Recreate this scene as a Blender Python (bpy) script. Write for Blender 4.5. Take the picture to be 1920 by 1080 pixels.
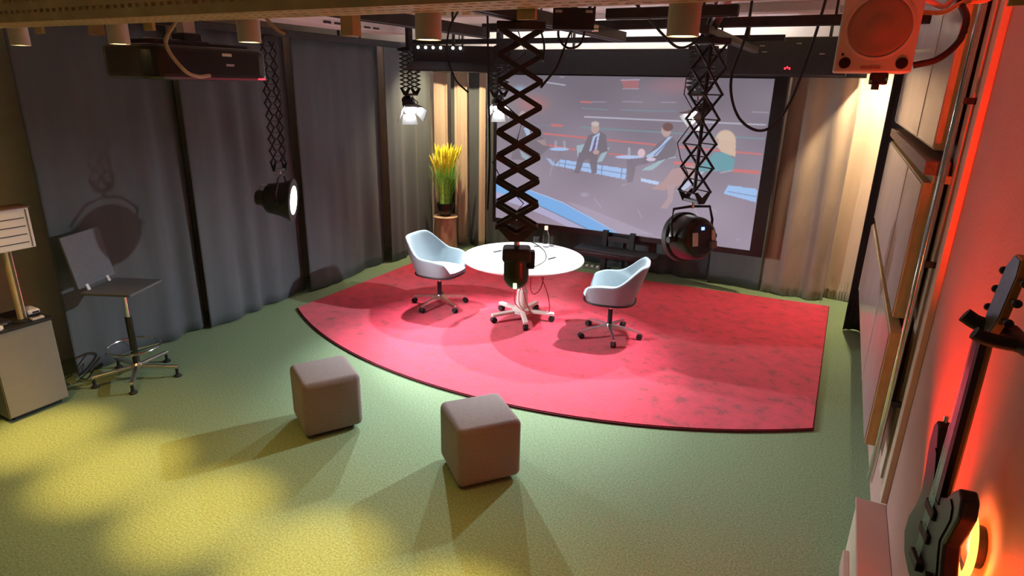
import bpy, bmesh, math, random
import numpy as np
from math import radians, sin, cos, pi
from mathutils import Vector, Matrix

for o in list(bpy.data.objects):
    bpy.data.objects.remove(o)
scene = bpy.context.scene
COL = scene.collection

# ------------------------------------------------------------------ camera
YAW, PITCH, ROLL, FOC, CAMH = radians(-27.3), radians(18.37), radians(1.25), 1156.0, 2.5
fw = Vector((sin(YAW) * cos(PITCH), cos(YAW) * cos(PITCH), -sin(PITCH)))
rt = Vector((cos(YAW), -sin(YAW), 0))
up = rt.cross(fw)
r2 = rt * cos(ROLL) + up * sin(ROLL)
u2 = up * cos(ROLL) - rt * sin(ROLL)
cam_data = bpy.data.cameras.new('camera')
cam = bpy.data.objects.new('camera', cam_data)
COL.objects.link(cam)
cam.matrix_world = Matrix(((r2.x, u2.x, -fw.x, 0), (r2.y, u2.y, -fw.y, 0), (r2.z, u2.z, -fw.z, CAMH), (0, 0, 0, 1)))
cam_data.sensor_width = 36.0
cam_data.lens = 36.0 * FOC / 1920.0
cam_data.clip_start = 0.05
scene.camera = cam

# ------------------------------------------------------------------ world, view
world = bpy.data.worlds.new('world')
scene.world = world
world.use_nodes = True
world.node_tree.nodes['Background'].inputs[0].default_value = (1.0, 0.72, 0.48, 1)
world.node_tree.nodes['Background'].inputs[1].default_value = 0.065
vs = scene.view_settings
vs.view_transform = 'Standard'
vs.look = 'None'
vs.gamma = 1.0
vs.use_curve_mapping = False
vs.exposure = 0.0

# ------------------------------------------------------------------ lamp light sources (each sits in a lamp or glowing ring built below)
def spot(name, loc, target, watts, color, angle, blend=0.5, size=0.05):
    d = bpy.data.lights.new(name, 'SPOT')
    d.energy = watts; d.color = color; d.spot_size = radians(angle); d.spot_blend = blend; d.shadow_soft_size = size
    o = bpy.data.objects.new(name, d); COL.objects.link(o)
    o.location = loc
    o.rotation_euler = (Vector(target) - Vector(loc)).to_track_quat('-Z', 'Y').to_euler()
    return o
def point(name, loc, watts, color, size=0.05):
    d = bpy.data.lights.new(name, 'POINT')
    d.energy = watts; d.color = color; d.shadow_soft_size = size
    o = bpy.data.objects.new(name, d); COL.objects.link(o); o.location = loc
    return o
WARM = (1.0, 0.72, 0.30)
COOL = (0.93, 0.96, 1.0)

# ------------------------------------------------------------------ materials
MATS = {}
def mat(name, color, rough=0.6, metal=0.0, var=0.0, scale=20.0, bump=0.0, bscale=None, color2=None, emit=None, estr=0.0,
        trans=0.0, alpha=1.0, sheen=0.0, coat=0.0, stretch=None):
    m = bpy.data.materials.new(name); m.use_nodes = True
    nt = m.node_tree; b = nt.nodes['Principled BSDF']
    b.inputs['Base Color'].default_value = (*color, 1)
    b.inputs['Roughness'].default_value = rough
    b.inputs['Metallic'].default_value = metal
    b.inputs['Sheen Weight'].default_value = sheen
    b.inputs['Coat Weight'].default_value = coat
    if trans: b.inputs['Transmission Weight'].default_value = trans
    if emit:
        b.inputs['Emission Color'].default_value = (*emit, 1); b.inputs['Emission Strength'].default_value = estr
    tc = nt.nodes.new('ShaderNodeTexCoord')
    vec = tc.outputs['Object']
    if stretch:
        mp = nt.nodes.new('ShaderNodeMapping'); mp.inputs['Scale'].default_value = stretch
        nt.links.new(vec, mp.inputs['Vector']); vec = mp.outputs['Vector']
    if var or color2:
        n = nt.nodes.new('ShaderNodeTexNoise'); n.inputs['Scale'].default_value = scale; n.inputs['Detail'].default_value = 5
        nt.links.new(vec, n.inputs['Vector'])
        mx = nt.nodes.new('ShaderNodeMix'); mx.data_type = 'RGBA'
        c2 = color2 if color2 else tuple(min(1, c * (1 + var)) for c in color)
        c1 = color if color2 else tuple(c * (1 - var) for c in color)
        mx.inputs[6].default_value = (*c1, 1); mx.inputs[7].default_value = (*c2, 1)
        rp = nt.nodes.new('ShaderNodeMapRange'); rp.inputs[1].default_value = 0.32; rp.inputs[2].default_value = 0.68
        nt.links.new(n.outputs['Fac'], rp.inputs[0]); nt.links.new(rp.outputs[0], mx.inputs[0])
        nt.links.new(mx.outputs[2], b.inputs['Base Color'])
    if bump:
        n2 = nt.nodes.new('ShaderNodeTexNoise'); n2.inputs['Scale'].default_value = bscale or scale; n2.inputs['Detail'].default_value = 4
        nt.links.new(vec, n2.inputs['Vector'])
        bp = nt.nodes.new('ShaderNodeBump'); bp.inputs['Strength'].default_value = bump; bp.inputs['Distance'].default_value = 0.01
        nt.links.new(n2.outputs['Fac'], bp.inputs['Height']); nt.links.new(bp.outputs['Normal'], b.inputs['Normal'])
    MATS[name] = m
    return m

M_floor = mat('green_carpet', (0.182, 0.275, 0.150), 0.95, var=0.30, scale=85, bump=0.3, bscale=300)
def rug_material():
    m = mat('red_rug_pile', (0.62, 0.020, 0.060), 0.9, sheen=0.25, bump=0.8, bscale=120)
    nt = m.node_tree; b = nt.nodes['Principled BSDF']
    tc = nt.nodes.new('ShaderNodeTexCoord')
    a = nt.nodes.new('ShaderNodeTexNoise'); a.inputs['Scale'].default_value = 7.5; a.inputs['Detail'].default_value = 8; a.inputs['Roughness'].default_value = 0.72
    a.inputs['Distortion'].default_value = 0.15
    nt.links.new(tc.outputs['Object'], a.inputs['Vector'])
    r = nt.nodes.new('ShaderNodeValToRGB')
    r.color_ramp.elements[0].position = 0.35; r.color_ramp.elements[0].color = (0.26, 0.003, 0.020, 1)
    r.color_ramp.elements[1].position = 0.60; r.color_ramp.elements[1].color = (0.62, 0.010, 0.056, 1)
    e = r.color_ramp.elements.new(0.44); e.color = (0.50, 0.008, 0.042, 1)
    nt.links.new(a.outputs['Fac'], r.inputs[0]); nt.links.new(r.outputs[0], b.inputs['Base Color'])
    return m
M_rug = rug_material()
M_rugedge = mat('dark_red_binding', (0.10, 0.006, 0.012), 0.9)
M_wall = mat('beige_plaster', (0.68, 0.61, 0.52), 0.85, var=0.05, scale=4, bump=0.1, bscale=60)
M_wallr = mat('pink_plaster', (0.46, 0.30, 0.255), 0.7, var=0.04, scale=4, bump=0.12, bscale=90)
M_ceil = mat('white_ceiling', (0.78, 0.75, 0.74), 0.9, var=0.03, scale=3)
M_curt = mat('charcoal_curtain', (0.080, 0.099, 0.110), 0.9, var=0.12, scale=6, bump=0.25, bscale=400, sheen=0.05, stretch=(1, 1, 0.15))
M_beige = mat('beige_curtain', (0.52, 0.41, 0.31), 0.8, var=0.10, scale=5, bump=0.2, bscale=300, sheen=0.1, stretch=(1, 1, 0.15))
M_taupe = mat('taupe_satin_curtain', (0.25, 0.20, 0.155), 0.55, var=0.12, scale=5, bump=0.25, bscale=60, sheen=0.2, stretch=(1, 1, 0.4))
M_black = mat('matt_black', (0.012, 0.012, 0.014), 0.6, var=0.2, scale=15)
M_blackg = mat('gloss_black', (0.010, 0.009, 0.009), 0.32, var=0.2, scale=12)
M_dark = mat('dark_grey_metal', (0.035, 0.034, 0.037), 0.45, metal=0.5, var=0.2, scale=15)
M_grey = mat('grey_plastic', (0.16, 0.155, 0.15), 0.5, var=0.1)
M_white = mat('white_lacquer', (0.80, 0.80, 0.79), 0.35, var=0.02)
M_top = mat('white_table_laminate', (0.58, 0.59, 0.57), 0.4, var=0.02)
M_offw = mat('off_white_plastic', (0.62, 0.58, 0.53), 0.5, var=0.05)
M_chrome = mat('chrome', (0.75, 0.74, 0.72), 0.15, metal=1.0, var=0.03)
M_alu = mat('brushed_aluminium', (0.62, 0.60, 0.57), 0.3, metal=1.0, var=0.08, scale=40)
M_tray = mat('galvanised_tan_steel', (0.56, 0.42, 0.20), 0.55, metal=0.1, var=0.15, scale=8)
M_fabric = mat('pale_blue_grey_fabric', (0.225, 0.30, 0.335), 0.9, var=0.06, scale=90, bump=0.25, bscale=500, sheen=0.2)
M_pouf = mat('taupe_felt', (0.22, 0.18, 0.17), 0.95, var=0.08, scale=60, bump=0.35, bscale=350, sheen=0.2)
M_stool = mat('blue_grey_laminate', (0.10, 0.115, 0.13), 0.6, var=0.06, scale=30)
M_cab = mat('cabinet_grey_lacquer', (0.24, 0.225, 0.195), 0.5, var=0.03)
M_rubber = mat('black_rubber', (0.012, 0.012, 0.012), 0.7, var=0.2)
M_cream = mat('cream_wood_edge', (0.52, 0.42, 0.20), 0.6, var=0.12, scale=12, stretch=(4, 1, 1))
M_ledge = mat('dark_wood_ledge', (0.20, 0.12, 0.07), 0.5, var=0.25, scale=10, stretch=(6, 1, 6))
M_panel = mat('glossy_mauve_panel', (0.36, 0.32, 0.33), 0.22, var=0.06, scale=3)
M_brown = mat('brown_trim', (0.16, 0.08, 0.05), 0.5, var=0.15, scale=8)
M_creamtrim = mat('cream_trim', (0.56, 0.48, 0.36), 0.55, var=0.06, scale=8)
M_wood = mat('birch_stump', (0.60, 0.43, 0.29), 0.75, color2=(0.36, 0.24, 0.15), scale=7, bump=0.4, bscale=14, stretch=(1, 1, 0.35))
M_grass = mat('green_reed', (0.36, 0.78, 0.14), 0.6, var=0.3, scale=30)
M_plume = mat('yellow_plume', (0.90, 0.78, 0.05), 0.7, var=0.2, scale=30)
M_glass = mat('clear_glass', (0.95, 0.97, 0.98), 0.05, trans=1.0, var=0.01)
M_glass.node_tree.nodes['Principled BSDF'].inputs['IOR'].default_value = 1.14
M_orange = mat('orange_cap', (0.85, 0.42, 0.28), 0.5, var=0.03)
M_redcab = mat('red_cable', (0.35, 0.01, 0.03), 0.5, var=0.1)
M_bcab = mat('black_cable', (0.010, 0.010, 0.012), 0.5, var=0.2)
M_beigecab = mat('beige_cable', (0.45, 0.34, 0.22), 0.5, var=0.1)
M_spk = mat('white_speaker_cabinet', (0.46, 0.45, 0.40), 0.45, var=0.03)
M_cone = mat('speaker_cone', (0.24, 0.17, 0.13), 0.6, var=0.06)
M_port = mat('port_black', (0.004, 0.004, 0.004), 0.9, var=0.2)
M_logo = mat('logo_print', (0.30, 0.10, 0.05), 0.6, var=0.05)
M_gbody = mat('guitar_dark_lacquer', (0.016, 0.011, 0.008), 0.3, var=0.3, scale=3, coat=0.15)
M_gguard = mat('guitar_black_guard', (0.006, 0.005, 0.005), 0.3, var=0.2)
M_gwood = mat('maple_neck', (0.48, 0.20, 0.06), 0.4, var=0.15, scale=10, stretch=(1, 1, 0.2))
M_gface = mat('headstock_silver_grey', (0.22, 0.22, 0.25), 0.25, metal=0.5, var=0.1)
M_lamp_green = mat('olive_black_lamp_shell', (0.022, 0.026, 0.014), 0.3, metal=0.2, var=0.2)
def emis(name, color, s):
    m = bpy.data.materials.new(name); m.use_nodes = True
    nt = m.node_tree; b = nt.nodes['Principled BSDF']
    b.inputs['Base Color'].default_value = (*color, 1)
    b.inputs['Emission Color'].default_value = (*color, 1); b.inputs['Emission Strength'].default_value = s
    return m
E_warm = emis('warm_led', (1.0, 0.72, 0.28), 14)
E_cool = emis('cool_led', (0.90, 0.95, 1.0), 60)
E_face = emis('lamp_lens_glow', (1.0, 0.98, 0.82), 7)
E_red = emis('red_indicator', (1.0, 0.03, 0.05), 3)
E_ring = emis('amber_ring_glow', (1.0, 0.42, 0.06), 3.5)
E_blue = emis('blue_display', (0.25, 0.45, 1.0), 2.0)
E_green = emis('green_status', (0.65, 1.0, 0.35), 3.0)
E_yel = emis('yellow_ceiling_grid', (1.0, 0.75, 0.22), 1.3)
E_ind = emis('white_led_bulb', (1.0, 1.0, 1.0), 4)

# ------------------------------------------------------------------ mesh helpers
class MB:
    def __init__(s): s.v = []; s.f = []
    def add(s, v, f):
        k = len(s.v); s.v += [tuple(p) for p in v]; s.f += [tuple(i + k for i in q) for q in f]; return s
    def box(s, a, b):
        x0, y0, z0 = a; x1, y1, z1 = b
        return s.add([(x0, y0, z0), (x1, y0, z0), (x1, y1, z0), (x0, y1, z0), (x0, y0, z1), (x1, y0, z1), (x1, y1, z1), (x0, y1, z1)],
                     [(0, 3, 2, 1), (4, 5, 6, 7), (0, 1, 5, 4), (1, 2, 6, 5), (2, 3, 7, 6), (3, 0, 4, 7)])
    def bar(s, p, q, w, h, upv=(0, 0, 1)):
        p = Vector(p); q = Vector(q); d = (q - p).normalized(); u = Vector(upv)
        if abs(d.dot(u)) > 0.98: u = Vector((1, 0, 0))
        a = d.cross(u).normalized() * w / 2; b = a.cross(d).normalized() * h / 2
        vs_ = [p - a - b, p + a - b, p + a + b, p - a + b, q - a - b, q + a - b, q + a + b, q - a + b]
        return s.add(vs_, [(0, 1, 2, 3), (7, 6, 5, 4), (0, 4, 5, 1), (1, 5, 6, 2), (2, 6, 7, 3), (3, 7, 4, 0)])
    def cyl(s, p, q, r0, r1=None, n=16, caps=True):
        r1 = r0 if r1 is None else r1
        p = Vector(p); q = Vector(q); d = (q - p).normalized()
        u = Vector((0, 0, 1)) if abs(d.z) < 0.95 else Vector((1, 0, 0))
        a = d.cross(u).normalized(); b = d.cross(a)
        v = []
        for c, r in ((p, r0), (q, r1)):
            for i in range(n):
                t = 2 * pi * i / n; v.append(c + a * (r * cos(t)) + b * (r * sin(t)))
        f = [(i, (i + 1) % n, n + (i + 1) % n, n + i) for i in range(n)]
        if caps: f += [tuple(range(n - 1, -1, -1)), tuple(range(n, 2 * n))]
        return s.add(v, f)
    def tube(s, pts, r, n=8):
        pts = [Vector(p) for p in pts]; v = []; m = len(pts)
        ref = Vector((0.13, 0.21, 0.97))
        for i, p in enumerate(pts):
            d = (pts[min(i + 1, m - 1)] - pts[max(i - 1, 0)]).normalized()
            a = d.cross(ref)
            a = a.normalized() if a.length > 1e-4 else Vector((1, 0, 0))
            b = d.cross(a)
            for k in range(n):
                t = 2 * pi * k / n; v.append(p + a * (r * cos(t)) + b * (r * sin(t)))
        f = [(i * n + k, i * n + (k + 1) % n, (i + 1) * n + (k + 1) % n, (i + 1) * n + k) for i in range(m - 1) for k in range(n)]
        f += [tuple(range(n - 1, -1, -1)), tuple(range((m - 1) * n, m * n))]
        return s.add(v, f)
    def lathe(s, prof, c=(0, 0, 0), axis=(0, 0, 1), n=32):
        # prof: list of (radius, height along axis)
        d = Vector(axis).normalized(); u = Vector((0, 0, 1)) if abs(d.z) < 0.95 else Vector((1, 0, 0))
        a = d.cross(u).normalized(); b = d.cross(a); c = Vector(c); v = []
        for r, h in prof:
            for i in range(n):
                t = 2 * pi * i / n; v.append(c + d * h + a * (r * cos(t)) + b * (r * sin(t)))
        f = [(j * n + i, j * n + (i + 1) % n, (j + 1) * n + (i + 1) % n, (j + 1) * n + i) for j in range(len(prof) - 1) for i in range(n)]
        f += [tuple(range(n - 1, -1, -1)), tuple(range((len(prof) - 1) * n, len(prof) * n))]
        return s.add(v, f)
    def torus(s, c, axis, R, r, n=32, k=8, a0=0, a1=2 * pi):
        d = Vector(axis).normalized(); u = Vector((0, 0, 1)) if abs(d.z) < 0.95 else Vector((1, 0, 0))
        a = d.cross(u).normalized(); b = d.cross(a); c = Vector(c); v = []; f = []
        for i in range(n):
            t = 2 * pi * i / n; rad = a * cos(t) + b * sin(t)
            for j in range(k):
                w = 2 * pi * j / k; v.append(c + rad * (R + r * cos(w)) + d * (r * sin(w)))
        for i in range(n):
            for j in range(k):
                f.append((i * k + j, i * k + (j + 1) % k, ((i + 1) % n) * k + (j + 1) % k, ((i + 1) % n) * k + j))
        return s.add(v, f)
    def prism(s, poly, fn, t0, t1):
        # poly: 2-D outline; fn(u, v, t) -> 3-D
        n = len(poly)
        v = [fn(a, b, t0) for a, b in poly] + [fn(a, b, t1) for a, b in poly]
        f = [(i, (i + 1) % n, n + (i + 1) % n, n + i) for i in range(n)] + [tuple(range(n - 1, -1, -1)), tuple(range(n, 2 * n))]
        return s.add(v, f)
    def grid(s, nu, nv, fn, closed_u=False):
        v = [fn(i / (nu if closed_u else nu - 1), j / (nv - 1)) for j in range(nv) for i in range(nu)]
        f = []
        for j in range(nv - 1):
            for i in range(nu if closed_u else nu - 1):
                i2 = (i + 1) % nu
                f.append((j * nu + i, j * nu + i2, (j + 1) * nu + i2, (j + 1) * nu + i))
        return s.add(v, f)
    def mesh(s, name, m, off=None, smooth=False):
        me = bpy.data.meshes.new(name)
        vv = [Vector(p) - off for p in s.v] if off is not None else s.v
        me.from_pydata([tuple(p) for p in vv], [], s.f)
        bm = bmesh.new(); bm.from_mesh(me); bmesh.ops.recalc_face_normals(bm, faces=bm.faces); bm.to_mesh(me); bm.free()
        me.materials.append(m)
        if smooth:
            for p in me.polygons: p.use_smooth = True
            me.set_sharp_from_angle(angle=radians(40))
        return me
    def build(s, name, m, parent=None, off=None, smooth=False, bevel=0, solid=0, sub=0, label=None):
        """off: world position of the parent thing when the verts are in world space"""
        if off is not None: off = Vector(off)
        me = s.mesh(name, m, off, smooth)
        o = bpy.data.objects.new(name, me); COL.objects.link(o)
        if parent is not None: o.parent = parent
        if solid:
            d = o.modifiers.new('solid', 'SOLIDIFY'); d.thickness = solid; d.offset = 0
        if bevel:
            d = o.modifiers.new('bevel', 'BEVEL'); d.width = bevel; d.segments = 3; d.limit_method = 'ANGLE'
        if sub:
            d = o.modifiers.new('sub', 'SUBSURF'); d.levels = sub; d.render_levels = sub
        if label: o['label'] = label
        return o

def thing(name, label, cat, loc=(0, 0, 0), rz=0, group=None):
    o = bpy.data.objects.new(name, None); COL.objects.link(o)
    o.empty_display_size = 0.1
    o.location = loc; o.rotation_euler = (0, 0, rz)
    return tag(o, label, cat, group)
def tag(o, label, cat, group=None):
    o['label'] = label; o['category'] = cat
    if group: o['group'] = group
    return o
def struct(o, label=None):
    o['kind'] = 'structure'
    if label: o['label'] = label
    return o
def dup(o, parent=None, loc=None):
    c = o.copy(); COL.objects.link(c)
    if parent is not None: c.parent = parent
    if loc is not None: c.location = loc
    return c
def bez(pts, n=8):
    """Catmull-Rom through pts"""
    p = [Vector(q) for q in pts]; p = [p[0] * 2 - p[1]] + p + [p[-1] * 2 - p[-2]]; out = []
    for i in range(1, len(p) - 2):
        for k in range(n):
            t = k / n
            out.append(0.5 * ((2 * p[i]) + (p[i + 1] - p[i - 1]) * t + (2 * p[i - 1] - 5 * p[i] + 4 * p[i + 1] - p[i + 2]) * t * t
                              + (3 * p[i] - p[i - 1] - 3 * p[i + 1] + p[i + 2]) * t ** 3))
    out.append(p[-2]); return out

# ================================================================== the room
XL, XR, YB, YF, ZC = -6.0, 0.54, 8.75, -1.6, 3.25
struct(MB().box((XL - 0.1, YF, -0.1), (XR + 0.1, YB + 0.1, 0)).build('floor', M_floor))
struct(MB().box((XL - 0.1, YF, ZC), (XR + 0.1, YB + 0.1, ZC + 0.1)).build('ceiling', M_ceil))
struct(MB().box((XL, YB, 0), (XR, YB + 0.1, ZC)).build('wall_back', M_wall))
struct(MB().box((XL - 0.1, YF, 0), (XL, YB + 0.1, ZC)).build('wall_left', M_wall))
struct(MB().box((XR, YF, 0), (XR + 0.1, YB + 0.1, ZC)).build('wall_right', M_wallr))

# ---- rug
def circ3(p1, p2, p3):
    ax, ay = p1; bx, by = p2; cx, cy = p3
    d = 2 * (ax * (by - cy) + bx * (cy - ay) + cx * (ay - by))
    ux = ((ax * ax + ay * ay) * (by - cy) + (bx * bx + by * by) * (cy - ay) + (cx * cx + cy * cy) * (ay - by)) / d
    uy = ((ax * ax + ay * ay) * (cx - bx) + (bx * bx + by * by) * (ax - cx) + (cx * cx + cy * cy) * (bx - ax)) / d
    return ux, uy, math.hypot(ax - ux, ay - uy)
RUGT = 0.022
cx, cy, cr = circ3((-5.20, 4.73), (-2.75, 3.93), (0.17, 4.80))
a0 = math.atan2(4.73 - cy, -5.20 - cx); a1 = math.atan2(4.80 - cy, 0.17 - cx)
outline = [(cx + cr * cos(a0 + (a1 - a0) * i / 60), cy + cr * sin(a0 + (a1 - a0) * i / 60)) for i in range(61)]
outline += [(0.19, 8.02), (-2.1, 7.86), (-5.19, 7.56)]
rug = thing('rug', 'red fan shaped pile rug with curved front edge under the round table', 'rug', (-2.7, 6.0, 0.0))
def inset(poly, d):
    c = Vector((-2.6, 6.1)); out = []
    n = len(poly)
    for i in range(n):
        p = Vector(poly[i]); a = Vector(poly[i - 1]); b = Vector(poly[(i + 1) % n])
        t = ((p - a).normalized() + (b - p).normalized()).normalized(); nn = Vector((-t.y, t.x))
        out.append(tuple(p + nn * d))
    return out
MB().prism(inset(outline, 0.012), lambda u, v, t: (u, v, t), 0.002, RUGT).build('pile', M_rug, rug, off=(-2.7, 6.0, 0))
MB().prism(outline, lambda u, v, t: (u, v, t), 0.0005, 0.015).build('edge_binding', M_rugedge, rug, off=(-2.7, 6.0, 0))

# ---- curtains
def curtain(label, p0, p1, z0, z1, m, folds, amp, seed, group='floor length curtains around the studio', hang=0.0, name='curtain', wrinkle=0.0, lean=0.0):
    rnd = random.Random(seed)
    p0 = Vector((*p0, 0)); p1 = Vector((*p1, 0)); d = p1 - p0; L = d.length; d.normalize(); nrm = Vector((-d.y, d.x, 0))
    ph = [rnd.uniform(0, 6.28) for _ in range(5)]; fr = [rnd.uniform(0.8, 1.25) for _ in range(5)]
    warp = rnd.uniform(0.25, 0.5)
    def fold(u, v):
        w = u + warp / max(folds, 1) * sin(2 * pi * folds * 0.37 * u + ph[0])
        k = 0.45 + 0.55 * (1 - v)
        q = sin(2 * pi * folds * w + ph[1] + 0.5 * sin(2.2 * v + ph[2]))
        q = q * 0.84 + 0.16 * sin(2 * pi * folds * 2.3 * u * fr[1] + ph[3] + 0.8 * (1 - v)) * (0.5 + 0.5 * (1 - v))
        g = k * amp * q
        if wrinkle and v < 0.12:
            g += wrinkle * (1 - v / 0.12) * sin(40 * u + 9 * sin(13 * u + ph[4]) + v * 60)
        return g
    nu = max(36, int(folds * 24)); nv = 26
    def fn(u, v):
        p = p0 + d * (L * u + hang * (1 - v) * sin(2 * pi * u) * 0.3) + nrm * fold(u, v)
        zb = z0 + 0.012 * abs(sin(3.1 * folds * u + ph[0]))
        z = zb + (z1 - zb) * v
        return (p.x, p.y + lean * (1 - v), z)
    base = (p0 + p1) / 2
    o = MB().grid(nu, nv, fn).build(name, m, off=(base.x, base.y, 0), smooth=True, solid=0.007)
    for p in o.data.polygons: p.use_smooth = True
    o.location = (base.x, base.y, 0)
    tag(o, label, 'curtain', group)
    return o
CT = 2.93
curtain('charcoal curtain behind the bar stool at the left edge', (-5.50, 2.55), (-5.62, 3.90), 0.004, CT, M_curt, 2.3, 0.035, 3)
curtain('charcoal curtain between the two dark gaps left of the hanging scissor lamp', (-5.48, 3.86), (-5.62, 5.28), 0.004, CT, M_curt, 2.4, 0.04, 5)
curtain('wide charcoal curtain behind and right of the glowing scissor lamp', (-5.48, 5.25), (-5.60, 6.85), 0.004, CT, M_curt, 2.2, 0.035, 8)
curtain('narrow charcoal curtain running into the far left corner', (-5.48, 6.82), (-5.56, 7.98), 0.004, CT, M_curt, 2.4, 0.035, 9)
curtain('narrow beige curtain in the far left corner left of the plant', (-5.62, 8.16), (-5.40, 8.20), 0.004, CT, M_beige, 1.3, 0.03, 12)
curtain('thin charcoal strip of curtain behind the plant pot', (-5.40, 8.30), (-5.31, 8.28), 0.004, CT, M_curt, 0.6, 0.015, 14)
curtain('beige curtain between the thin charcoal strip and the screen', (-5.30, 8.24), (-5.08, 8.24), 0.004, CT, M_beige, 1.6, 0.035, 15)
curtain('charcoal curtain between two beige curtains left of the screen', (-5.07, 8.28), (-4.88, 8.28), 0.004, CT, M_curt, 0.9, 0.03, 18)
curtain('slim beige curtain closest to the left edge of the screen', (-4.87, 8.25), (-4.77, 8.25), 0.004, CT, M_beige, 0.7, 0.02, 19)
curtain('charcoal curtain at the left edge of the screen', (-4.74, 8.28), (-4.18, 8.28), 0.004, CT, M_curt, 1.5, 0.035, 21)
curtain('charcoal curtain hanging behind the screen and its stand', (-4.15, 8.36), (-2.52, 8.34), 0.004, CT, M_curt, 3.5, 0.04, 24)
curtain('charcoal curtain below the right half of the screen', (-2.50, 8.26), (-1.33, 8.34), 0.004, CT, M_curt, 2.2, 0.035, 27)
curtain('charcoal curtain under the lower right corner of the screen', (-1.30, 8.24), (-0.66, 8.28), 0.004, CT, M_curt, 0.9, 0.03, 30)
curtain('taupe satin curtain right of the screen with wrinkled hem', (-0.63, 8.24), (0.10, 8.20), 0.004, CT, M_taupe, 1.5, 0.045, 33, wrinkle=0.018)
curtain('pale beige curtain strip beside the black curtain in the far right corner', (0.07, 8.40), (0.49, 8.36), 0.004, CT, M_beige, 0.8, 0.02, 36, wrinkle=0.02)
curtain('black curtain bunched against the right wall', (0.335, 7.28), (0.52, 7.32), 0.004, CT, mat('black_curtain_cloth', (0.030, 0.030, 0.033), 0.9, var=0.15, scale=6), 1.6, 0.03, 39)

# curtain tracks
def curtain_track(label, p, q):
    t = thing('curtain_track', label, 'track', ((p[0] + q[0]) / 2, (p[1] + q[1]) / 2, 2.93))
    off = t.location
    MB().bar((p[0], p[1], 2.965), (q[0], q[1], 2.965), 0.05, 0.06).build('rail', M_dark, t, off=off)
    n = max(2, int((Vector(q) - Vector(p)).length / 1.3))
    for i in range(n):
        f = (i + 0.5) / n; x = p[0] + (q[0] - p[0]) * f; y = p[1] + (q[1] - p[1]) * f
        MB().bar((x, y, 2.995), (x, y, ZC), 0.025, 0.025).build('hanger', M_dark, t, off=off)
    return t
curtain_track('dark grey curtain rail above the left charcoal curtains', (-5.55, 2.5), (-5.52, 8.2))

# ---- right wall furnishings : glossy panels, ledge, frame profiles
def wall_panel(name, label, y0, y1, z0, z1, x0):
    t = thing(name, label, 'wall panel', (XR, (y0 + y1) / 2, z0), group='glossy panels on the right wall')
    off = t.location
    MB().box((x0 + 0.006, y0, z0), (x0 + 0.062, y1, z1)).build('core', M_cream, t, off=off, bevel=0.003)
    MB().box((x0, y0 + 0.012, z0 + 0.012), (x0 + 0.008, y1 - 0.012, z1 - 0.012)).build('face', M_panel, t, off=off, bevel=0.002)
    MB().box((x0 - 0.003, y0 + 0.9, z0 + 0.014), (x0 + 0.004, y0 + 0.915, z1 - 0.014)).build('joint_strip', M_creamtrim, t, off=off)
    MB().box((x0 - 0.003, y1 - 0.03, z0 + 0.014), (x0 + 0.004, y1 - 0.012, z1 - 0.014)).build('end_strip', M_creamtrim, t, off=off)
    for y in (y0 + 0.4, y1 - 0.4):
        MB().box((x0 + 0.06, y, z0 + 0.1), (XR, y + 0.06, z1 - 0.1)).build('wall_bracket', M_ledge, t, off=off)
    return t
wall_panel('wall_panel', 'topmost glossy mauve wall panel above the dark wood ledge', 3.86, 7.15, 2.22, 3.12, 0.415)
wall_panel('wall_panel', 'middle glossy mauve wall panel just under the dark wood ledge', 3.80, 6.9, 1.32, 2.06, 0.398)
wall_panel('wall_panel', 'lowest glossy mauve wall panel reflecting the red rug', 3.68, 6.9, 0.58, 1.27, 0.392)
t = MB().box((0.392, 3.78, 2.10), (0.50, 7.0, 2.17)).build('wall_ledge', M_ledge, bevel=0.004)
tag(t, 'dark wood ledge jutting from the right wall below the top panel', 'ledge')
o = MB().box((0.44, 3.79, 2.06), (0.52, 6.98, 2.10)).build('ledge_batten', M_cream, t); 
pp = thing('chrome_pipe', 'vertical chrome pipe running up the right wall by the panels', 'pipe', (0.462, 3.68, 0.35))
MB().cyl((0, 0, 0.0), (0, 0, ZC - 0.351), 0.017, n=20).build('pipe', M_chrome, pp, smooth=True)
for z_ in (0.5, 1.3, 2.1): MB().box((0.012, -0.012, z_), (0.078, 0.012, z_ + 0.03)).build('pipe_clip', M_dark, pp)
# flat profiles of the door frame on the wall
def profile(n, x0, y0, y1, m, z0=0.0, z1=ZC):
    o = MB().box((x0, y0, z0), (XR, y1, z1)).build('trim_%d' % n, m, bevel=0.003)
    return struct(o)
profile(1, 0.532, 3.85, 4.25, M_brown, 0.36)
profile(2, 0.516, 3.73, 3.85, M_creamtrim, 0.36)
profile(3, 0.532, 3.69, 3.73, M_ledge, 0.36)
profile(4, 0.524, 3.59, 3.69, M_creamtrim, 0.36)
profile(5, 0.534, 3.56, 3.59, M_ledge, 0.36)
profile(6, 0.510, 3.47, 3.56, M_creamtrim, 0.36)
tr = thing('cable_trunking', 'cream cable trunking box at the foot of the right wall', 'trunking', (0.46, 3.3, 0))
MB().box((0.40, 2.55, 0.0), (0.539, 3.47, 0.33)).build('body', M_creamtrim, tr, off=tr.location, bevel=0.006)
MB().box((0.392, 2.54, 0.33), (0.539, 3.48, 0.35)).build('lid', M_wallr, tr, off=tr.location, bevel=0.004)
MB().box((0.37, 2.5, 0.0), (0.40, 3.3, 0.12)).build('plinth', M_wallr, tr, off=tr.location, bevel=0.004)

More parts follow.
